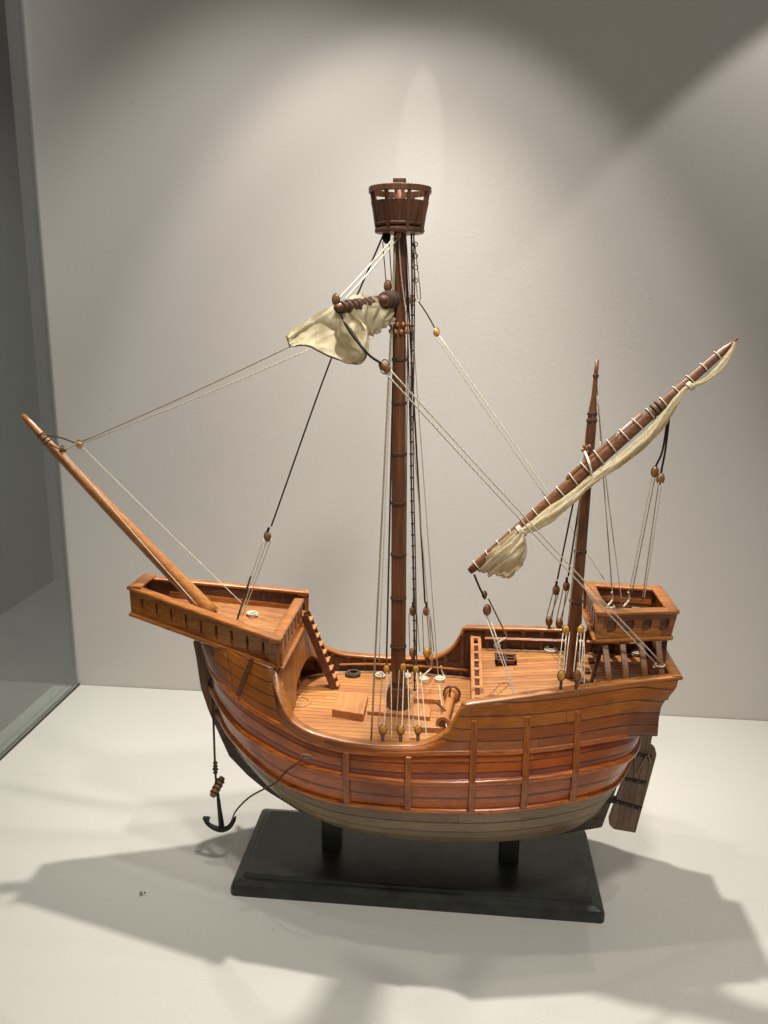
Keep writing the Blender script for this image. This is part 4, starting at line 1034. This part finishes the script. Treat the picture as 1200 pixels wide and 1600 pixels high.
line([(914, 706, -.010), (920, 722, -.022), (924, 742, -.022), (918, 752, -.014)], .0010, CREAM, 'parrel_rope')
# lateen sheet tackles
line([(1046, 632, -.016), (1036, 700, -.016), (1025, 728, -.012)], .0008, BLACK, 'lateen_pendant'); line([(1048, 632, -.014), (1040, 700, -.012), (1033, 738, -.008)], .0008, BLACK, 'lateen_pendant')
line([(1046, 620, -.016), (1046, 640, -.016)], .0012, BROWN, 'lateen_pendant')
block(1023, 737, -.012, BLOCKD, 1.0, 8); block(1032, 748, -.008, BLOCKD, 1.1, 8)
for a, b, c, d in ((1019, 742, 983, 926), (1024, 743, 987, 928), (1029, 754, 1003, 940), (1034, 754, 1006, 940)): line([(a, b, -.010), (c, d, .0)], r1, CREAM if a in (1019, 1034) else TAN, 'lateen_sheet')
# lateen tack
line([(741, 898, -.016), (748, 915, -.016), (758, 936, -.014)], .0009, BLACK, 'lateen_tack'); block(757, 929, -.014, BLOCKD, .8, -15); block(761, 953, -.012, BLOCKD, 1.1, -10)
line([(763, 935, -.014), (793, 996, .0)], .0006, TAN, 'lateen_tack'); line([(760, 960, -.012), (778, 1012, -.002)], r1, CREAM, 'lateen_tack')
line([(758, 960, -.012), (804, 1088, -.066)], r1, CREAM, 'lateen_tack'); line([(764, 960, -.012), (806, 1086, -.066)], r1, CREAM, 'lateen_tack')
line([(793, 996, .0), (780, 1003, .0), (776, 1010, .0)], .0009, CREAM, 'fall_end')
# after castle ends
for px in (956, 982): line([(px, 925, 0), (px+1, 937, .002), (px-8, 948, -.002)], .0008, CREAM, 'fall_end')

# ------------------------------------------------------------------ deck fittings
def coil(c, R, n, mat, r=.0009, tilt=(0, 0, 1)):
    m = MB()
    for k in range(n): m.ring(V(*c)+V(random.uniform(-.0006, .0006), random.uniform(-.0006, .0006), k*r*1.0), R-.0006*k*(k % 2), r, axis=tilt, n=22, k=6)
    return m.build('rope_coil', mat, ship, smooth=True)
def ondeck(px, py, z):
    d = FW + RT*(px-600)/FPX - UP*(py-800)/FPX; return CAM + d*((z-CAMH)/d[2])
coil(ondeck(594, 1057, .1455), .0042, 4, CREAM); coil(ondeck(687, 1063, .1455), .0038, 4, CREAM); coil(ondeck(662, 1063, .1455), .0034, 3, CREAM); coil(ondeck(635, 1058, .1455), .0032, 4, CREAM)
coil(ondeck(552, 1054, .1455), .0062, 4, BROWN, .0009); coil(ondeck(469, 1097, .1455), .0085, 1, LIGHTW, .0018)
coil(ondeck(394, 960, .2185), .0040, 3, CREAM, .0007); coil(ondeck(397, 973, .2120), .0060, 2, CREAM, .0006)
coil(ondeck(861, 1017, .1805), .0052, 4, CREAM, .0009); coil(ondeck(777, 1010, .1775), .0030, 3, CREAM, .0007); coil(ondeck(995, 1022, .1880), .0042, 4, CREAM)
coil(ondeck(951, 950, .2320), .0048, 3, CREAM, .0009); coil(ondeck(993, 950, .2320), .0048, 4, CREAM, .0009)
# hatch and planks on the main deck
def slab(pts, z0_, z1_, name, mat):
    P = [ondeck(a, b, z1_) for a, b in pts]; P0 = [p.copy() for p in P]
    for p in P0: p[2] = z0_
    n = len(P); return MB().add(P0+P, [tuple(range(n))[::-1], tuple(range(n, 2*n))] + [(i, (i+1) % n, (i+1) % n+n, i+n) for i in range(n)]).build(name, mat, ship, bevel=.0005)
slab([(519, 1108), (568, 1116), (575, 1085), (529, 1080)], .1436, .1520, 'hatch_cover', LIGHTW)
slab([(574, 1111), (672, 1120), (674, 1104), (578, 1102)], .1436, .1490, 'mast_partner', LIGHTW)
slab([(647, 1091), (688, 1093), (688, 1084), (648, 1083)], .1436, .1500, 'windlass_step', LIGHTW)
slab([(658, 1136), (692, 1137), (700, 1130), (690, 1128), (672, 1129), (658, 1132)], .1436, .1500, 'windlass_step', LIGHTW)
# windlass
a, b = at(692, 1131, -.034), at(706, 1084, .024)
wd = MB().tube([a, a+(b-a)*.06, a+(b-a)*.08, a+(b-a)*.9, a+(b-a)*.92, b], [.0058, .0058, .0038, .0038, .0062, .0062], n=16).build('windlass', LIGHTW, ship, auto=40, smooth=True)
MB().tube([a-(b-a)*.01, a+(b-a)*.005], .0032, n=12).build('windlass_axle', DARKB, wd)
MB().ring(b+V(0, 0, .0), .0064, .0014, axis=(b-a), n=20, k=6).build('windlass_wheel', DARKB, wd, smooth=True)
for p0_, p1_ in (((697, 1112, -.018), (681, 1096, -.018)), ((702, 1092, .010), (704, 1072, .010))): MB().tube(seg(at(*p0_), at(*p1_)), .0011, n=6).build('windlass_bar', BLOCKD, wd, smooth=True)
# small hatch in the quarter deck
c = ondeck(790, 1029, .1805)
for dx, dy_, sx_, sy_ in ((-.0080, 0, .0022, .0150), (.0080, 0, .0022, .0150), (0, -.0064, .0182, .0022), (0, .0064, .0182, .0022), (0, 0, .0016, .0125), (0, 0, .0140, .0016)):
    MB().box((c[0]+dx, c[1]+dy_, .1806), (sx_, sy_, .0030)).build('grating_frame', DARKB, ship, bevel=.0003)
MB().box((c[0], c[1], .1796), (.0140, .0120, .0008)).build('grating_shade', IRON, ship)  # solid dark plate standing in for the shade inside an open hatch

# hawse ring and port at the bow, loop on the side
hw = at(331, 1068, -.010)
MB().ring(hw, .0036, .0010, axis=(-.5, -1, .1), n=18, k=6).build('hawse_ring', IRON, ship, smooth=True)
lp0 = at(474, 1180, -.0790)
MB().ring(lp0+V(.0022, 0, -.0006), .0030, .0006, axis=(0, 1, .25), n=16, k=5, sx=1.2, sy=.6).build('rope_eye', TAN, ship, smooth=True)
# rudder rope
line([(995, 1146, -.004), (993, 1180, -.004), (993, 1212, -.004), (1001, 1196, -.004), (1013, 1178, -.004)], .0006, TAN, 'rudder_rope')
for k in range(3): MB().ring(at(1013+k, 1180+k*3, -.0034), .0024, .0006, axis=(1, 0, .3), n=12, k=5).build('rudder_knot', TAN, ship, smooth=True)

# ------------------------------------------------------------------ anchor hanging off the bow
ya_ = -.022
ab = at(345, 1291, ya_)
anc = thing('anchor', tuple(ab), 'small black iron anchor with wooden stock hanging from a cord at the bow', 'anchor')
MB().tube([at(340, 1238, ya_), at(343, 1265, ya_), at(346, 1290, ya_)], [.0013, .0019, .0026], n=8).build('shank', IRON, anc, smooth=True)
arm = spline([at(318, 1277, ya_), at(324, 1286, ya_), at(334, 1293, ya_), at(346, 1296, ya_), at(357, 1293, ya_), at(364, 1284, ya_), at(368, 1276, ya_)], 30)
MB().tube(arm, np.interp(np.linspace(0, 1, 30), [0, .1, .5, .9, 1], [.0006, .0016, .0026, .0016, .0006]), n=8).build('arms', IRON, anc, smooth=True)
for p0_, p1_, p2_ in (((317, 1277), (328, 1278), (325, 1288)), ((369, 1276), (361, 1281), (364, 1289))):
    MB().poly([at(*p0_, ya_), at(*p1_, ya_), at(*p2_, ya_)], (0, .0022, 0)).build('fluke', IRON, anc, bevel=.0003)
sa, sb = at(331, 1245, ya_-.006), at(348, 1214, ya_+.006)
MB().tube(seg(sa, sb, 12), np.interp(np.linspace(0, 1, 12), [0, .08, .5, .92, 1], [.0020, .0028, .0036, .0028, .0020]), n=10).build('stock', BLOCKD, anc, smooth=True)
for t in (.2, .4, .6, .8):
    m = MB(); m.ring(sa*(1-t)+sb*t, .0036, .0005, axis=sb-sa, n=14, k=5).build('stock_band', IRON, anc, smooth=True)
def aline(W, r, mat, nm): return MB().tube(spline(W, 60), r, n=6).build(nm, mat, anc, smooth=True)
aline([hw, at(332, 1090, -.016), at(334, 1140, ya_), at(336, 1195, ya_), at(339, 1240, ya_)], .0009, BROWN, 'anchor_cord')
for k, py in enumerate((1192, 1197, 1202, 1207)): MB().ball(at(336.5, py, ya_), (.0021+.0006*(k == 2), .0018, .0014), 9, 6).build('cord_knot', BROWN, anc, smooth=True)
aline([at(361, 1288, ya_), at(368, 1268, ya_-.01), at(388, 1247, -.05), at(412, 1233, -.068), at(432, 1222, -.078), at(447, 1205, -.0815), at(468, 1190, -.0830), lp0], .0007, BROWN, 'anchor_cord')

# a crumb of dirt on the plinth
dp = ondeck(223, 1397, .0012)
m = MB()
for _ in range(6): m.ball(dp+V(random.uniform(-.0016, .0016), random.uniform(-.0016, .0016), random.uniform(0, .001)), (random.uniform(.0006, .0014), random.uniform(.0006, .0012), .0007), 6, 4)
tag(m.build('dirt_crumb', plain('crumb_grey', (.22, .20, .16), .9), org=dp), 'small grey crumb lying on the pale plinth left of the black stand', 'crumb')
